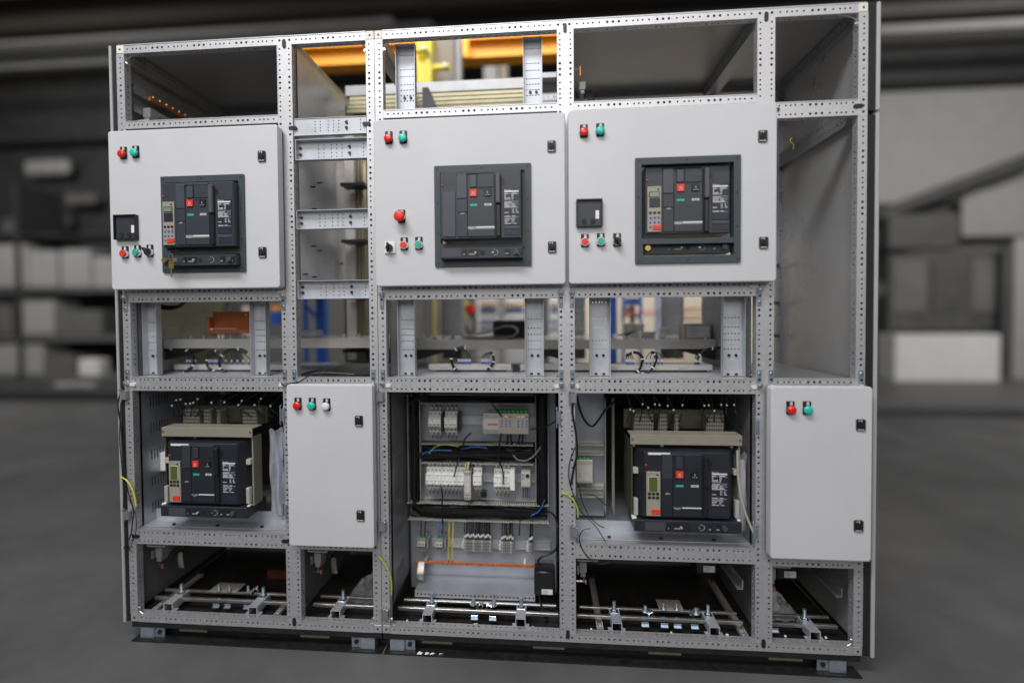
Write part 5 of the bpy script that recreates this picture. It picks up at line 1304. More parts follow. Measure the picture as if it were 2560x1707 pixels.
for y, nm in ((515, 'upper'), (575, 'middle'), (890, 'lower'), (960, 'lowest')):
    q0, q1 = LA(420, y, .16), LA(560, y, .16); YPs = YP; YP = .20
    tt = thing('cable_duct', '%s short slotted duct left of the left breaker' % nm, 'cable duct', (q0.x, YP, q0.z), 'slotted grey cable ducts'); comb(tt, q0.x, q1.x, q0.z, y0=.155); B('duct_base', tt, 'duct', q0.x, q1.x, YP - .004, YP - .0003, q0.z - .002, q0.z + .006); YP = YPs
# black wires hanging at the posts and earth wires
for i, (lab, f, pts, r_, m_) in enumerate((
    ('black cable down the outer edge of the left post', LA, ((75, 90), (55, 200), (85, 420), (95, 600), (115, 820), (150, 1000), (200, 1180), (190, 1300), (170, 1420), (110, 1530)), .0020, 'cable'),
    ('second black wire hanging past the left post', LA, ((80, 180), (70, 500), (90, 760), (110, 1000), (105, 1200), (140, 1440), (170, 1560)), .0014, 'cable'),
    ('third black wire curling at the lower left post', LA, ((150, 1060), (215, 1200), (225, 1350), (190, 1480), (120, 1600)), .0014, 'cable'),
    ('yellow green earth wire looping at the left post', LA, ((80, 868), (130, 890), (185, 970), (215, 1060), (225, 1140)), .0028, 'yellow'),
    ('yellow green earth wire hanging beside the bottom of the middle post', BC, ((35, 485), (80, 550), (130, 640), (155, 740), (155, 870)), .0028, 'ygreen'),
    ('black cable down the left post of the right breaker compartment', LD, ((80, 160), (75, 260), (95, 370), (110, 480), (115, 620), (85, 760), (60, 900)), .0036, 'cable'),
    ('long thin black wire curving to the shelf, left of the right breaker', LD, ((100, 560), (50, 700), (45, 850), (90, 1000), (150, 1130), (230, 1210), (300, 1290), (370, 1405)), .0016, 'cable'),
    ('thin black wire with a red tip on the right breaker shelf', LD, ((130, 900), (160, 1030), (210, 1150), (290, 1240), (360, 1280)), .0016, 'cable'),
    ('thin black wire ending in a white tip near the short ducts', LD, ((170, 980), (270, 990), (330, 1040), (395, 1090)), .0014, 'cable'),
    ('black wire looping over the front rail below the right breaker', LD, ((240, 1285), (170, 1300), (135, 1370), (160, 1460), (215, 1540), (300, 1600), (400, 1590)), .0016, 'cable'),
    ('yellow green earth wire bowing from the wide post', LD, ((-20, 968), (30, 985), (80, 1030), (120, 1100), (125, 1185)), .0026, 'ygreen'),
    )):
    yy = -.012 if f is LA or f is BC else -.006
    wire(lab, [f(a, b, yy) for a, b in pts], r_, m_)
tag(MB().tube([FB(70, 1525, -.02), FB(130, 1512, -.022), FB(200, 1470, -.02), FB(280, 1460, -.012), FB(440, 1470, .0)], lambda s: .0045 if s < .22 else .0022, 8, 5).build('sensor_cable', None, 'cable', smooth=True), 'black sensor cable with a plug lying on top of the slim left door', 'cable')
q = FB(80, 1520, -.02); tag(MB().cyl(q, (-1, 0, -.25), .0042, .012, 10).build('cable_connector', None, 'steel', smooth=True), 'bright metal connector at the end of the sensor cable', 'connector')
M['rust'] = mat('dark_red_brown', (0.10, 0.022, 0.008), 0.6, 0.2, 0.2, 20)
M['bar'] = mat('zinc_bar', (0.42, 0.41, 0.39), 0.33, 0.85, 0.15, 30)
# ------------------------------------------------------------------ bottom compartments
def bars(k, x0, x1, y=.085, z=.046):
    t = thing('cable_clamp_rail', {'A': 'pair of bright cable clamp rails across the bottom left compartment', 'B': 'pair of bright cable clamp rails in the slim bottom compartment by the left cabinet edge', 'C': 'pair of bright cable clamp rails below the mounting plate', 'D': 'pair of bright cable clamp rails across the bottom compartment under the right breaker', 'E': 'pair of bright cable clamp rails in the far right bottom compartment'}[k], 'rail', ((x0 + x1) / 2, y, z - .03), 'bright cable clamp rails at the bottom')
    B('front_bar', t, 'bar', x0, x1, y, y + .012, z - .012, z, .001); B('rear_bar', t, 'bar', x0 + .012, x1 - .008, y + .038, y + .050, z, z + .008, .001)
    return t
def support(t, x, y=.085, z=.046):
    """inverted channel reaching from the front rail back under the bars, with a standing bolt"""
    mb = MB(); w_ = .0175
    mb.box(x - w_, x + w_, .032, y + .05, z + .0005, z + .003); mb.box(x - w_, x - w_ + .0025, .032, y + .05, z - .026, z + .0005); mb.box(x + w_ - .0025, x + w_, .032, y + .05, z - .026, z + .0005)
    mb.box(x - w_ - .012, x - w_, .032, .05, z - .026, z - .0235); mb.box(x + w_, x + w_ + .012, .032, .05, z - .026, z - .0235)
    o = mb.build('support_channel', t, 'galv2')
    stud('support_bolt', t, x, y + .030, z + .0032, .034, .0062)
    B('bolt_plate', t, 'zinc', x - .014, x + .014, y + .012, y + .046, z + .0031, z + .0050, .001)
def clampnut(label, p, ang, m='steel'):
    t = thing('busbar_clamp', label, 'clamp', (p.x, p.y, p.z))
    mb = MB(); mb.box(-.010, .010, -.006, .006, 0, .005, .001); mb.box(-.010, -.007, -.006, .006, .005, .024, .001); mb.box(.007, .010, -.006, .006, .005, .024, .001); mb.box(-.010, .010, -.006, .006, .024, .028, .001)
    o = mb.build('clamp_body', t, m, local=True); MB().cyl((0, 0, .028), 'z', .004, .010, 8).build('clamp_screw', t, m, local=True)
    t.rotation_euler = ang; return t
def hook(t, x, z, y=.07):
    B('hook_plate', t, 'zinc', x - .013, x + .013, y, y + .002, z - .012, z, .001); B('hook_lip', t, 'zinc', x - .013, x + .013, y - .008, y, z - .012, z - .010)
ZB = .052; YB = .075
t = bars('A', .034, .600, YB, ZB)
for u in (560, 1265): support(t, BA(u + 45, 600, YB + .03).x, YB, ZB)
pl = B('drilled_plate', t, 'beige', BA(865, 500, .13).x, BA(1100, 500, .13).x, .115, .175, ZB + .0085, ZB + .0105, .001)
for u in (925, 1015, 1178): stud('bar_bolt', t, BA(u, 530, .115).x, .115, ZB + .0108, .024, .0045)
for u in (900, 997, 1165): hook(t, BA(u, 620, .07).x, ZB - .014)
clampnut('bright clamp lying tilted on the bottom left rails', BA(1215, 545, .11) + Vector((0, 0, .004)), (.3, .5, .7))
for u in (440, 1470):
    x = BA(u, 620, .08).x; mb = MB().box(x - .006, x + .006, .035, .30, .018, .020); mb.box(x - .008, x - .006, .035, .30, .018, .030); mb.box(x + .006, x + .008, .035, .30, .018, .030); o = mb.build('side_channel', t, 'shiny'); stud('channel_bolt', o, x, .05, .0201, .012, .005)
t = bars('B', .662, .917, YB, ZB); support(t, BA(2000, 640, YB + .03).x, YB, ZB)
t = bars('C', .985, 1.570, YB, ZB)
for u in (560, 1462): support(t, BC(u, 1040, YB + .03).x, YB, ZB)
for u, a in ((985, .4), (1170, .7)): hook(t, BC(u, 1120, .06).x, ZB - .016)
for u in (980, 1185): stud('bar_bolt', t, BC(u, 1030, .10).x, .10, ZB + .0085, .016, .006)
clampnut('bright clamp leaning right on the rails below the mounting plate', BC(1020, 1020, .10), (.2, .6, .4)); clampnut('bright upright clamp with screw on the rails below the mounting plate', BC(1135, 1040, .09), (.0, .12, -.3))
t = bars('D', 1.634, 2.205, YB, ZB)
for u in (360, 1040): support(t, BD(u + 5, 580, YB + .03).x, YB, ZB)
pl = B('drilled_plate', t, 'beige', BD(690, 500, .12).x, BD(868, 500, .12).x, .115, .18, ZB + .0085, ZB + .0105, .001)
for u in (722, 818): stud('bar_bolt', t, BD(u, 540, .115).x, .115, ZB + .0108, .024, .0045)
for u in (590, 958): stud('bar_bolt', t, BD(u, 560, .10).x, .10, ZB + .0085, .020, .006)
for u in (730, 825, 590, 950): hook(t, BD(u, 620, .07).x, ZB - .014)
clampnut('bright clamp leaning left on the rails under the right breaker', BD(640, 560, .10), (.2, -.5, .3)); clampnut('bright twisted clamp on the rails under the right breaker', BD(920, 550, .11), (.4, .7, .8))
for u in (250, 1265):
    x = BD(u, 640, .10).x; mb = MB().box(x - .009, x + .009, .035, .40, .016, .018); mb.box(x - .011, x - .009, .035, .40, .016, .030); mb.box(x + .009, x + .011, .035, .40, .016, .030); o = mb.build('side_channel', t, 'shiny'); stud('channel_bolt', o, x, .05, .0181, .012, .005)
t = bars('E', 2.272, 2.515, YB, ZB); support(t, BD(1745, 620, YB + .03).x, YB, ZB); hook(t, BD(1530, 655, .07).x, ZB - .014)
# cable ties lying on the bottom rail
ties = [(BC, 315, 1150, 'white cable tie end at the left of the rail below the mounting plate'), (BC, 992, 1185, 'white cable tie end at the middle of the rail below the mounting plate'), (BC, 1600, 1230, 'white cable tie end at the right of the rail below the mounting plate'), (BD, 198, 660, 'leftmost white cable tie end under the right breaker'), (BD, 778, 685, 'middle white cable tie end under the right breaker'), (BD, 1185, 700, 'right white cable tie end under the right breaker'), (BD, 1605, 710, 'left white cable tie end in the far right bottom compartment'), (BD, 1900, 720, 'right white cable tie end in the far right bottom compartment')]
for i, (f, u, v, lab) in enumerate(ties):
    p = f(u, v, .034); tl = random.uniform(-.01, .01)
    mb = MB().tube([(p.x - tl, .036, .030), (p.x, .033, p.z + .006)], .0016, 4, 1); mb.box(p.x - .003, p.x + .003, .030, .035, p.z + .006, p.z + .011, .0005)
    tag(mb.build('cable_tie', None, 'white'), lab, 'cable tie')
# trunking, terminal block, earth stub and braid at the upper left of bottom compartments
for k, cab, x, f, lab in (('A', cab1, .036, BA, 'bottom left compartment'), ('B', cab1, .662, BA, 'slim bottom compartment'), ('D', cab2, 1.634, BD, 'compartment under the right breaker'), ('E', cab2, 2.274, BD, 'far right bottom compartment')):
    grill_duct(cab, x + .002, x + .072, .262, .288, .04, .24)
    t = thing('terminal_block', 'grey terminal block high on the left side of the ' + lab, 'terminal block', (x + .03, .1, .19))
    MB().box(x + .010, x + .036, .07, .12, .205, .243, .002).build('block', t, 'greyp'); MB().box(x + .014, x + .032, .07, .11, .190, .2049, .002).build('block_foot', t, 'greyp')
    B('support_rail', t, 'galvd', x + .002, x + .008, .06, .40, .205, .235)
    for i in range(8): B('terminal', t, 'greyp', x + .010, x + .030, .13 + i * .012, .138 + i * .012, .21, .24)
    e = thing('earth_stub', 'short copper earth bar with a bright stud in the ' + lab, 'earth bar', (x + .03, .08, .165))
    B('bar', e, 'olive', x + .022, x + .030, .07, .34, .178, .188); MB().cyl((x + .001, .078, .172), 'x', .0045, .03, 10).build('stud', e, 'steel'); B('stud_tip', e, 'copper', x + .0312, x + .036, .074, .082, .164, .178)
    for i in range(7): MB().cyl((x + .026, .10 + i * .033, .188), 'z', .003, .005, 8).build('bar_screw', e, 'brass')
    if k in 'AB':
        b = thing('earth_braid', 'braided earth strap dangling in the ' + lab, 'braid', (x + .06, .16, .13))
        for i in range(4): MB().tube([(x + .045 + i * .004, .15, .19), (x + .044 + i * .005, .148, .165), (x + .048 + i * .005 + .004 * math.sin(i), .15, .13)], .0026, 6, 4).build('strand', b, 'braid', smooth=True)
heater('black heater with a white label at the back under the right breaker', 2.085, 2.165, .14, .27, .22, .30)
heater('black heater with a white label in the far right bottom compartment', 2.375, 2.455, .13, .26, .22, .30)
for x, z, lab in ((2.195, .19, 'bottom compartment under the right breaker'), (2.515, .175, 'far right bottom compartment')):
    mb = MB().box(x - .004, x, .05, .25, z - .012, z + .020); mb.box(x - .020, x - .004, .05, .25, z - .012, z - .010); mb.build('side_angle', cab2, 'galvd')
# clear film and dark parts on the floor of the bottom compartments
def crumple(label, x0, x1, y0, y1, z0, h, m='film', seed=1):
    random.seed(seed); n = 14; vs = []; fs = []
    for j in range(n + 1):
        for i in range(n + 1):
            s_, q = i / n, j / n; e = math.sin(s_ * math.pi) * math.sin(q * math.pi)
            vs.append((x0 + (x1 - x0) * s_ + random.uniform(-.004, .004), y0 + (y1 - y0) * q + random.uniform(-.004, .004), z0 + h * e * random.uniform(.55, 1.1)))
    for j in range(n):
        for i in range(n): fs.append((j * (n + 1) + i, j * (n + 1) + i + 1, (j + 1) * (n + 1) + i + 1, (j + 1) * (n + 1) + i))
    return tag(MB().quadset(vs, fs).build('plastic_film', None, m), label, 'plastic film')
crumple('crumpled clear film in the slim bottom compartment', .75, .90, .16, .34, .01, .07, seed=3); crumple('crumpled clear film in the far right bottom compartment', 2.275, 2.43, .13, .32, .03, .07, seed=5)
tag(MB().box(.86, .905, .20, .36, .0045, .08, .002).build('wrapped_box', None, 'card'), 'pale box half hidden in the slim bottom compartment', 'box')
p0 = BA(1320, 480, .30); tag(MB().box(p0.x, .55, .32, .34, .006, .04, .002).build('copper_offcut', None, 'rust'), 'dark copper strip at the back of the bottom left compartment', 'busbar')
tag(MB().box(1.70, 2.05, .40, .50, .10, .17, .004).build('cable_entry_box', None, 'black'), 'dark duct at the back of the bottom compartment under the right breaker', 'duct')
for i, (u, v) in enumerate(((430, 1465), (500, 1455), (560, 1480), (640, 1470))):
    p = BC(u, v, -.01); tag(MB().quadset([(p.x - .010 + .004 * (i % 2), -.004, GZ + .0065), (p.x + .007 - .003 * i % 2, -.0045 + .002 * i, GZ + .0068), (p.x + .011, .003, GZ + .009), (p.x - .003, .008 - .002 * i, GZ + .010)], [(0, 1, 2, 3)]).build('paper_scrap', None, 'white'), ('torn white paper scrap on the plinth flange, %s from the left' % ('first', 'second', 'third', 'fourth')[i]), 'paper scrap')
# ------------------------------------------------------------------ the workshop behind
M['wallg'] = mat('grey_wall', (0.16, 0.16, 0.16), 0.8, 0, 0.2, 0.5)
M['wallc'] = mat('cream_wall', (0.62, 0.55, 0.44), 0.8, 0, 0.06, 1.5)
M['dgrey'] = mat('dark_grey_steel', (0.035, 0.035, 0.036), 0.6, 0, 0.2, 3)
M['mgrey'] = mat('mid_grey_panel', (0.12, 0.12, 0.12), 0.6, 0, 0.15, 2)
M['dgrey2'] = mat('soft_grey_steel', (0.065, 0.065, 0.066), 0.6, 0, 0.2, 3)
M['lgrey'] = mat('pale_grey_panel', (0.31, 0.31, 0.31), 0.6, 0, 0.08, 3)
M['pale'] = mat('pale_board', (0.62, 0.62, 0.62), 0.6, 0, 0.05, 3)
M['orange'] = mat('orange_crane_paint', (0.98, 0.40, 0.005), 0.45, 0, 0.05, 5)
M['yell'] = mat('yellow_paint', (0.85, 0.70, 0.02), 0.4, 0, 0.04, 10)
M['conc'] = mat('concrete', (0.30, 0.26, 0.21), 0.8, 0, 0.18, 6, 0.2, 40)
M['rackb'] = mat('blue_rack_paint', (0.02, 0.09, 0.38), 0.4, 0, 0.06, 20)
M['rackl'] = mat('pale_blue_rack_paint', (0.10, 0.20, 0.48), 0.4, 0, 0.06, 20)
M['bin'] = mat('orange_bin', (0.66, 0.30, 0.08), 0.6, 0, 0.15, 20)
M['roof'] = mat('dark_roof', (0.030, 0.024, 0.018), 0.8, 0, 0.2, 2)
tagS(MB().box(-24, 24, 10.0, 10.2, GZ, 8.0).build('back_wall', None, 'wallg'))
rs = tagS(MB().box(-24, 24, 2.0, 10.0, 6.4, 6.6).build('roof', None, 'roof'))
for i in range(7): B('roof_rib', rs, 'mgrey' if i % 2 else 'roof', -24, 24, 2.4 + i * 1.05, 2.6 + i * 1.05, 6.15, 6.4)
# crane girder, yellow post, concrete pillar: seen through the open top
YC = 1.32
z0, z1, z2 = F2(1700, 282, YC).z, F2(1700, 170, YC).z, F2(1700, 62, YC).z
xa, xb = F2(150, 250, YC).x, F2(2250, 150, YC).x
t = thing('crane_girder', 'orange overhead crane girder behind the open top of the cabinets', 'crane', ((xa + xb) / 2, YC, z0))
B('web', t, 'orange', xa, xb, YC, YC + .12, z0, z1); B('flange', t, 'orange', xa, xb, YC - .05, YC + .16, z1, z1 + .016, .002); B('upper_web', t, 'orange', xa, xb, YC - .015, YC + .13, z1 + .016, z2)
B('flange_edge', t, 'orange', xa, xb, YC - .054, YC - .05, z1 - .006, z1 + .016)
p0, p1 = F2(1430, 150, YC - .08), F2(1525, 300, YC - .08); o = B('end_bracket', t, 'orange', p0.x, p1.x, YC - .09, YC - .056, p1.z, p0.z, .008)
for i in range(3): MB().cyl((p0.x + .03, YC - .0905, p1.z + .03 + i * .04), 'y', .008, -.006, 6).build('bracket_bolt', o, 'galvd')
for i in range(9): MB().cyl((xa + .1 + i * (xb - xa) / 9, YC - .0002, (z0 + z1) / 2), 'y', .006, -.005, 6).build('web_bolt', t, 'orange')
YQ = 1.06
pil = thing('concrete_pillar', 'square concrete pillar behind the yellow post', 'pillar', (1.0, YQ, GZ))
p0, p1 = F2(1240, 110, YQ), F2(1415, 490, YQ); zt_ = F2(1300, 90, YQ).z
B('shaft', pil, 'conc', p0.x + .004, p1.x, YQ, YQ + .22, GZ + .001, zt_, .01); B('cable_tray', pil, 'lgrey', p1.x + .002, p1.x + .03, YQ + .02, YQ + .1, GZ + .05, zt_ - .02)
YY = 1.0
yp = thing('crane_post', 'bright yellow steel post bolted to the concrete pillar', 'post', (.8, YY, GZ))
p0, p1 = F2(1113, 120, YY), F2(1240, 510, YY); zt_ = F2(1180, 95, YY).z; zl_ = F2(1180, 560, YY).z
B('post_face', yp, 'yell', p0.x, p1.x - .03, YY, YY + .008, zl_ - .12, zt_); B('post_flange', yp, 'yell', p1.x - .03, p1.x, YY - .02, YY + .06, zl_ - .12, zt_, .003)
for a, b, c, d in ((1113, 220, 1215, 262), (1250, 352, 1378, 395)):
    q0, q1 = F2(a, d, YY - .03), F2(c, b, YY - .03); br = B('clamp_bracket', yp, 'yell', q0.x, q1.x, YY - .055, YY - .0205, q0.z, q1.z, .003); MB().cyl((q1.x - .022, YY - .055, (q0.z + q1.z) / 2), 'y', .011, -.012, 6).build('clamp_bolt', br, 'galvd')
for a, b, c, d in ((1210, 255, 1255, 350), (1365, 395, 1405, 490)): MB().tube([F2(a, b, YY - .05), F2(c, d, YY - .05)], .005, 8, 1).build('tie_rod', yp, 'galvd')
for a, c in ((1640, 1740), (1760, 1820)):
    q0, q1 = F2(a, 480, 2.6), F2(c, 280, 2.6); tag(MB().box(q0.x, q1.x, 2.6, 2.7, q0.z - .3, q1.z + .1).build('roof_strut', None, 'lgrey' if a < 1700 else 'conc'), 'pale roof strut below the crane girder' if a < 1700 else 'darker narrow roof strut beside the pale one', 'strut')
# stores behind the middle compartments
def rackframe(label, x0, x1, y, z0, z1, m, diag=True):
    t = thing('storage_rack', label, 'rack', ((x0 + x1) / 2, y, GZ))
    for x in (x0, x1): B('upright', t, m, x - .008, x + .008, y, y + .02, GZ + .001, z1)
    B('beam', t, m, x0, x1, y + .004, y + .016, z0, z0 + .015)
    if diag: MB().tube([(x0, y + .012, z0 - .004), (x1, y + .012, z0 - .08)], .005, 6, 1).build('diagonal_brace', t, m)
    return t
q0 = FB(222, 1100, 1.0); q1 = FB(270, 1100, 1.0)
t = thing('rack_upright', 'strong blue punched rack upright behind the slim column', 'rack', (q0.x, 1.0, GZ)); B('column', t, 'rackb', q0.x, q1.x, 1.0, 1.05, GZ + .001, 1.42)
for z in (1.20, 1.12, 1.04): B('column_slot', t, 'dprint', (q0.x + q1.x) / 2 - .008, (q0.x + q1.x) / 2 + .008, .9985, .9995, z, z + .018)
MB().tube([FB(165, 1080, 1.06), FB(222, 1145, 1.06)], .012, 6, 1).build('diagonal_brace', t, 'rackb'); B('back_column', t, 'rackb', FB(133, 0, 1.1).x, FB(150, 0, 1.1).x, 1.1, 1.13, GZ + .001, 1.35)
q0 = FD(527, 300, 1.1); q1 = FD(598, 300, 1.1)
t = thing('rack_upright', 'dark blue rack upright at the left of the right middle opening', 'rack', (q0.x, 1.1, GZ)); B('column', t, 'rackb', q0.x, q1.x, 1.1, 1.16, GZ + .001, 1.42)
xa, xb = FD(665, 300, 1.25).x, FD(850, 300, 1.25).x
rackframe('pale blue storage rack with red and brown goods, seen through the right middle opening', xa, xb, 1.25, FD(0, 318, 1.25).z, 1.6, 'rackl')
tag(B('red_goods', None, 'redm', FD(745, 0, 1.35).x, FD(785, 0, 1.35).x, 1.35, 1.4, .95, FD(0, 320, 1.35).z), 'red panel stored behind the pale blue rack', 'panel'); tag(B('brown_carton', None, 'bin', FD(672, 0, 1.32).x, FD(742, 0, 1.32).x, 1.32, 1.4, FD(0, 430, 1.32).z, FD(0, 330, 1.32).z), 'brown carton on the pale blue rack', 'box')
tag(B('shelf_board', None, 'bin', xa, xb, 1.27, 1.4, FD(0, 437, 1.27).z, FD(0, 418, 1.27).z), 'brown shelf board of the pale blue rack', 'shelf'); tag(B('blue_crate', None, 'rackb', FD(690, 0, 1.3).x, FD(830, 0, 1.3).x, 1.3, 1.38, FD(0, 296, 1.3).z, FD(0, 240, 1.3).z), 'blue crate on top of the pale blue rack', 'crate')
tagS(MB().box(1.75, 3.3, 2.2, 2.26, GZ, 1.62).build('partition_wall', None, 'wallc'))
tag(MB().box(FD(785, 0, 2.18).x, FD(1010, 0, 2.18).x, 2.185, 2.199, FD(0, 392, 2.18).z, FD(0, 382, 2.18).z).build('wall_rail', None, 'redm'), 'thin red rail on the cream wall', 'rail')
t = thing('bin_shelf', 'grey shelf with rows of small orange bins against the cream wall', 'shelf', (FD(1130, 0, 1.6).x, 1.6, GZ))
B('upright', t, 'rackl', FD(1008, 0, 1.6).x, FD(1040, 0, 1.6).x, 1.6, 1.62, GZ + .001, 1.6)
for v in (380, 462, 540, 618): B('shelf_board', t, 'lgrey', FD(1045, 0, 1.6).x, FD(1500, 0, 1.6).x, 1.59, 1.7, FD(0, v + 12, 1.6).z, FD(0, v, 1.6).z)
for v in (345, 428, 510, 590):
    for i in range(12):
        a = 1048 + i * 37
        if (v == 510 and i in (0, 1, 2, 3)): continue
        o = B('bin', t, 'bin', FD(a, 0, 1.6).x, FD(a + 34, 0, 1.6).x, 1.595, 1.66, FD(0, v + 30, 1.6).z, FD(0, v, 1.6).z); B('bin_label', o, 'white', FD(a + 8, 0, 1.6).x, FD(a + 24, 0, 1.6).x, 1.592, 1.5945, FD(0, v + 26, 1.6).z, FD(0, v + 16, 1.6).z)
# electrical test wall behind the middle opening
xa, xb = FC(985, 0, 1.35).x, FC(1240, 0, 1.35).x
t = thing('test_cabinet', 'tall pale grey cabinet with a red plug behind the middle opening', 'cabinet', ((xa + xb) / 2, 1.45, GZ)); B('body', t, 'pale', xa, xb, 2.2, 2.6, GZ + .001, 1.25, .01); B('door_panel', t, 'lgrey', FC(1120, 0, 1.345).x, FC(1232, 0, 1.345).x, 1.343, 1.3495, .2, FC(0, 290, 1.345).z)
tag(MB().cyl(FC(1145, 345, 1.29), 'y', .03, .10, 12).build('red_socket', None, 'redm', smooth=True), 'red industrial plug on the pale cabinet', 'plug'); q = FC(1108, 345, 1.29); tag(MB().box(q.x - .018, q.x + .010, 1.29, 1.33, q.z - .05, q.z + .05, .006).build('yellow_socket', None, 'yell'), 'yellow socket body beside the red plug', 'socket')
wire('thin black lead hanging from the red plug', [FC(1165, 370, 1.285), FC(1180, 440, 1.285), FC(1200, 520, 1.285), FC(1212, 600, 1.285)], .005); q = FC(1120, 500, 1.29); tag(MB().box(q.x - .025, q.x + .025, 1.29, 1.33, q.z - .05, q.z + .04, .01).build('grey_socket', None, 'duct'), 'grey socket with a lead below the red plug', 'socket')
wire('double black lead below the grey socket', [FC(1105, 530, 1.295), FC(1115, 570, 1.295), FC(1125, 620, 1.295)], .008)
xa, xb = FC(735, 0, 1.25).x, FC(808, 0, 1.25).x; tag(B('cream_pillar', None, 'wallc', xa, xb, 1.25, 2.2, GZ + .001, 1.42), 'narrow cream pillar beside a yellow edge, middle opening', 'pillar'); tag(B('yellow_edge', None, 'yell', FC(712, 0, 1.24).x, FC(732, 0, 1.24).x, 1.96, 1.25, GZ + .001, 1.42), 'yellow edge guard left of the cream pillar', 'guard')
for i, (a, b, nm) in enumerate(((1255, 1475, 'left'), (1545, 1800, 'middle'), (2080, 2200, 'right'))):
    xa, xb = FC(a, 0, 1.5).x, FC(b, 0, 1.5).x
    t = thing('wiring_board', '%s wiring board with orange terminals and blue strips behind the middle opening' % nm, 'board', ((xa + xb) / 2, 1.5, .6))
    B('board', t, 'pale', xa, xb, 1.5, 1.52, GZ + .001, 1.45)
    for v0, v1, m_ in ((288, 300, 'bin'), (310, 320, 'bin'), (330, 352, 'conc'), (365, 388, 'rackb'), (490, 510, 'rackb'), (570, 585, 'rackb')): B('strip', t, m_, xa + .01, xb - .01, 1.494, 1.4995, FC(0, v1, 1.5).z, FC(0, v0, 1.5).z)
    for k_ in range(7): B('device', t, 'dgrey' if k_ % 2 else 'offw', xa + .02 + (xb - xa - .04) * k_ / 7, xa + .02 + (xb - xa - .04) * (k_ + .6) / 7, 1.488, 1.4935, FC(0, 348, 1.5).z, FC(0, 300, 1.5).z)
t = tag(B('board_divider', None, 'lgrey', FC(1478, 0, 1.42).x, FC(1535, 0, 1.42).x, 1.42, 1.44, GZ + .001, 2.0), 'pale upright between two wiring boards', 'upright')
q0, q1 = FA(1665, 410, 1.2), FA(1770, 330, 1.2); tag(B('paper_bag', None, 'beigel', q0.x, q1.x, 1.2, 1.35, GZ + .001, q1.z), 'beige stack behind the copper bar', 'stack'); q0, q1 = FA(2030, 400, 1.2), FA(2125, 320, 1.2); tag(B('brown_carton', None, 'bin', q0.x, q1.x, 1.2, 1.35, q0.z, q1.z), 'brown carton glimpsed right of the second channel', 'box'); tag(B('blue_crate', None, 'rackb', q0.x, q1.x, 1.2, 1.4, q0.z - .08, q0.z - .002), 'blue crate under that brown carton', 'crate')
q0, q1 = FD(172, 600, 1.2), FD(222, 280, 1.2); tag(B('white_case', None, 'pale', q0.x, q1.x, 1.2, 1.4, GZ + .001, q1.z), 'tall white case left of the right middle opening', 'case')

# ------------------------------------------------------------------ left of the cabinets: dark machine, racks with pale boxes
def R_(u, v, y): return DD(u, v, y)
def block(name, label, cat, u0, u1, v0, v1, y, dep, m, c=.02, ground=False):
    a, b = R_(u0, v1, y), R_(u1, v0, y); return tag(MB().box(a.x, b.x, y, y + dep, GZ + .001 if ground else a.z, b.z, c).build(name, None, m), label, cat)
mach = thing('dark_machine', 'low dark machine on the floor left of the cabinets', 'machine', (-5.3, 5.5, GZ))
a = R_(-150, 960, 5.0); b = R_(330, 960, 5.0); B('bed', mach, 'dgrey', a.x, b.x, 5.0, 6.0, GZ + .02, R_(0, 890, 5.0).z, .03); a = R_(100, 865, 5.2); B('head', mach, 'dgrey2', a.x, b.x - .1, 5.2, 6.0, R_(0, 900, 5.2).z, a.z, .03)
a, b = R_(125, 950, 5.1), R_(215, 880, 5.1); B('panel', mach, 'lgrey', a.x, b.x, 5.1, 5.199, a.z, b.z, .01); a, b = R_(180, 880, 5.4), R_(228, 825, 5.4); B('lamp_box', mach, 'pale', a.x, b.x, 5.4, 5.6, a.z, b.z, .02)

t = thing('storage_rack', 'long grey rack with pale boxes far left', 'rack', (-8, 7.3, GZ))
for u in (-260, 20, 300): a = R_(u, 0, 7.0); B('upright', t, 'dgrey', a.x - .04, a.x + .04, 7.0, 7.9, GZ + .001, 3.6)
for v in (535, 662, 770, 860): a, b = R_(-260, v + 14, 7.0), R_(300, v, 7.0); B('shelf', t, 'mgrey', a.x, b.x, 7.0, 7.9, a.z, b.z)
nm = iter(('first', 'second', 'third', 'fourth', 'fifth', 'sixth', 'seventh', 'eighth', 'ninth', 'tenth', 'eleventh'))
for u0, u1, v0, v1, m_ in ((-40, 55, 560, 662, 'lgrey'), (62, 128, 575, 662, 'lgrey'), (138, 205, 572, 662, 'lgrey'), (212, 280, 590, 662, 'lgrey'), (-60, 20, 700, 770, 'mgrey'), (40, 120, 690, 770, 'lgrey'), (128, 230, 712, 770, 'mgrey'), (-60, 95, 792, 860, 'lgrey'), (110, 170, 815, 860, 'mgrey')):
    block('stored_box', '%s blurred box counted along the far left rack' % next(nm), 'box', u0, u1, v0, v1, 7.05, .6, m_, .03)
block('machine_cover', 'dark cover panel above the far left rack', 'panel', -120, 330, 190, 335, 8.2, .4, 'dgrey'); block('light_box', 'pale oblong light box high on the left', 'light box', 52, 150, 363, 402, 8.0, .2, 'lgrey', .06); block('light_box', 'smaller pale light box under the oblong one', 'light box', 146, 214, 442, 470, 8.0, .2, 'mgrey', .04); block('light_box', 'faint round light box lowest at the left', 'light box', 108, 150, 490, 525, 8.0, .2, 'mgrey', .05); block('light_box', 'faint light box at the left picture edge', 'light box', 0, 45, 500, 540, 8.0, .2, 'mgrey', .05)
block('dark_backing', 'dark board behind the far left rack', 'board', -300, 420, 330, 870, 8.4, .2, 'dgrey')
block('roof_beam', 'wide grey roof beam at the upper left', 'beam', -400, 900, 50, 110, 7.0, .4, 'lgrey'); block('roof_beam', 'narrow darker roof beam below the wide grey one', 'beam', -400, 700, 120, 170, 6.4, .3, 'mgrey')
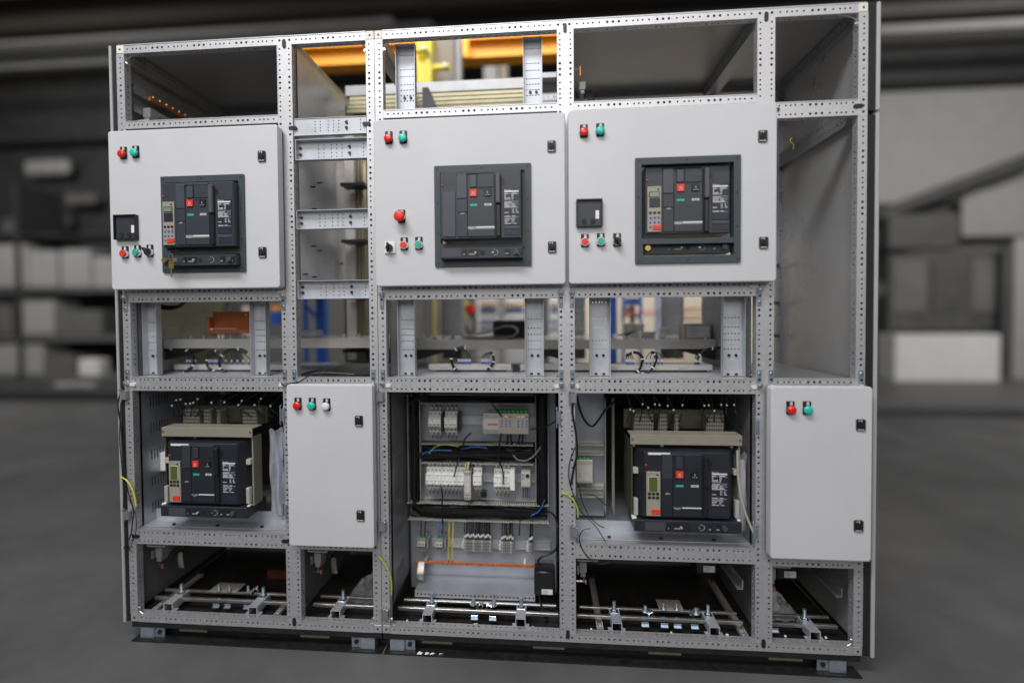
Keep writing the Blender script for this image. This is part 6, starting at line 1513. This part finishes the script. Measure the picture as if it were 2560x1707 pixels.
block('roof_lamp', 'pale roof panel behind the top middle of the cabinets', 'panel', 905, 990, -40, 60, 7.5, .3, 'pale')
# ------------------------------------------------------------------ right of the cabinets: wall, windows, pale counter
tagS(block('side_wall', None, None, 1990, 2700, 190, 960, 9.2, .2, 'mgrey', 0, True))
block('upper_wall_panel', 'large pale wall panel high at the right', 'panel', 2000, 2420, 195, 470, 9.0, .1, 'lgrey')
a, b = R_(2010, 500, 8.4), R_(2420, 345, 8.4); tag(MB().tube([a, b], .12, 10, 1).build('sloping_pipe', None, 'dgrey2', smooth=True), 'dark sloping pipe across the right wall', 'pipe')
block('dark_hood', 'dark hood below the sloping pipe', 'hood', 2040, 2205, 488, 572, 8.1, .3, 'dgrey2'); block('pale_panel', 'pale panel between the pipe and the right edge', 'panel', 2210, 2420, 430, 545, 8.9, .08, 'lgrey')
wn = thing('window_wall', 'dark glazed window band above the pale counter at the right', 'window', (9, 8, .84))
a, b = R_(2040, 760, 8.0), R_(2325, 580, 8.0); B('frame', wn, 'dgrey2', a.x, b.x, 8.0, 8.06, a.z, b.z)
for i, m_ in enumerate(('mgrey', 'dgrey2', 'mgrey')): B('pane', wn, m_, a.x + .06 + i * (b.x - a.x) / 3.1, a.x + .06 + (i + .85) * (b.x - a.x) / 3.1, 7.98, 7.999, a.z + .35, b.z - .1)
block('counter', 'pale counter front below the window band', 'counter', 2055, 2300, 768, 945, 7.6, .5, 'pale', .02); block('door_leaf', 'pale door at the right picture edge', 'door', 2325, 2460, 545, 960, 7.9, .06, 'lgrey', .01); block('door_post', 'dark door post beside the pale counter', 'post', 2300, 2326, 560, 960, 7.8, .08, 'dgrey2', .01)
block('floor_kerb', 'dark kerb along the foot of the right wall', 'kerb', 1990, 2500, 938, 985, 4.4, .15, 'dgrey2', .01, True)
block('roof_beam', 'wide grey roof beam at the upper right', 'beam', 1700, 2900, 30, 75, 7.0, .4, 'lgrey'); block('dark_canopy', 'dark canopy above the right wall panel', 'canopy', 2000, 2500, 90, 190, 8.6, .6, 'dgrey')
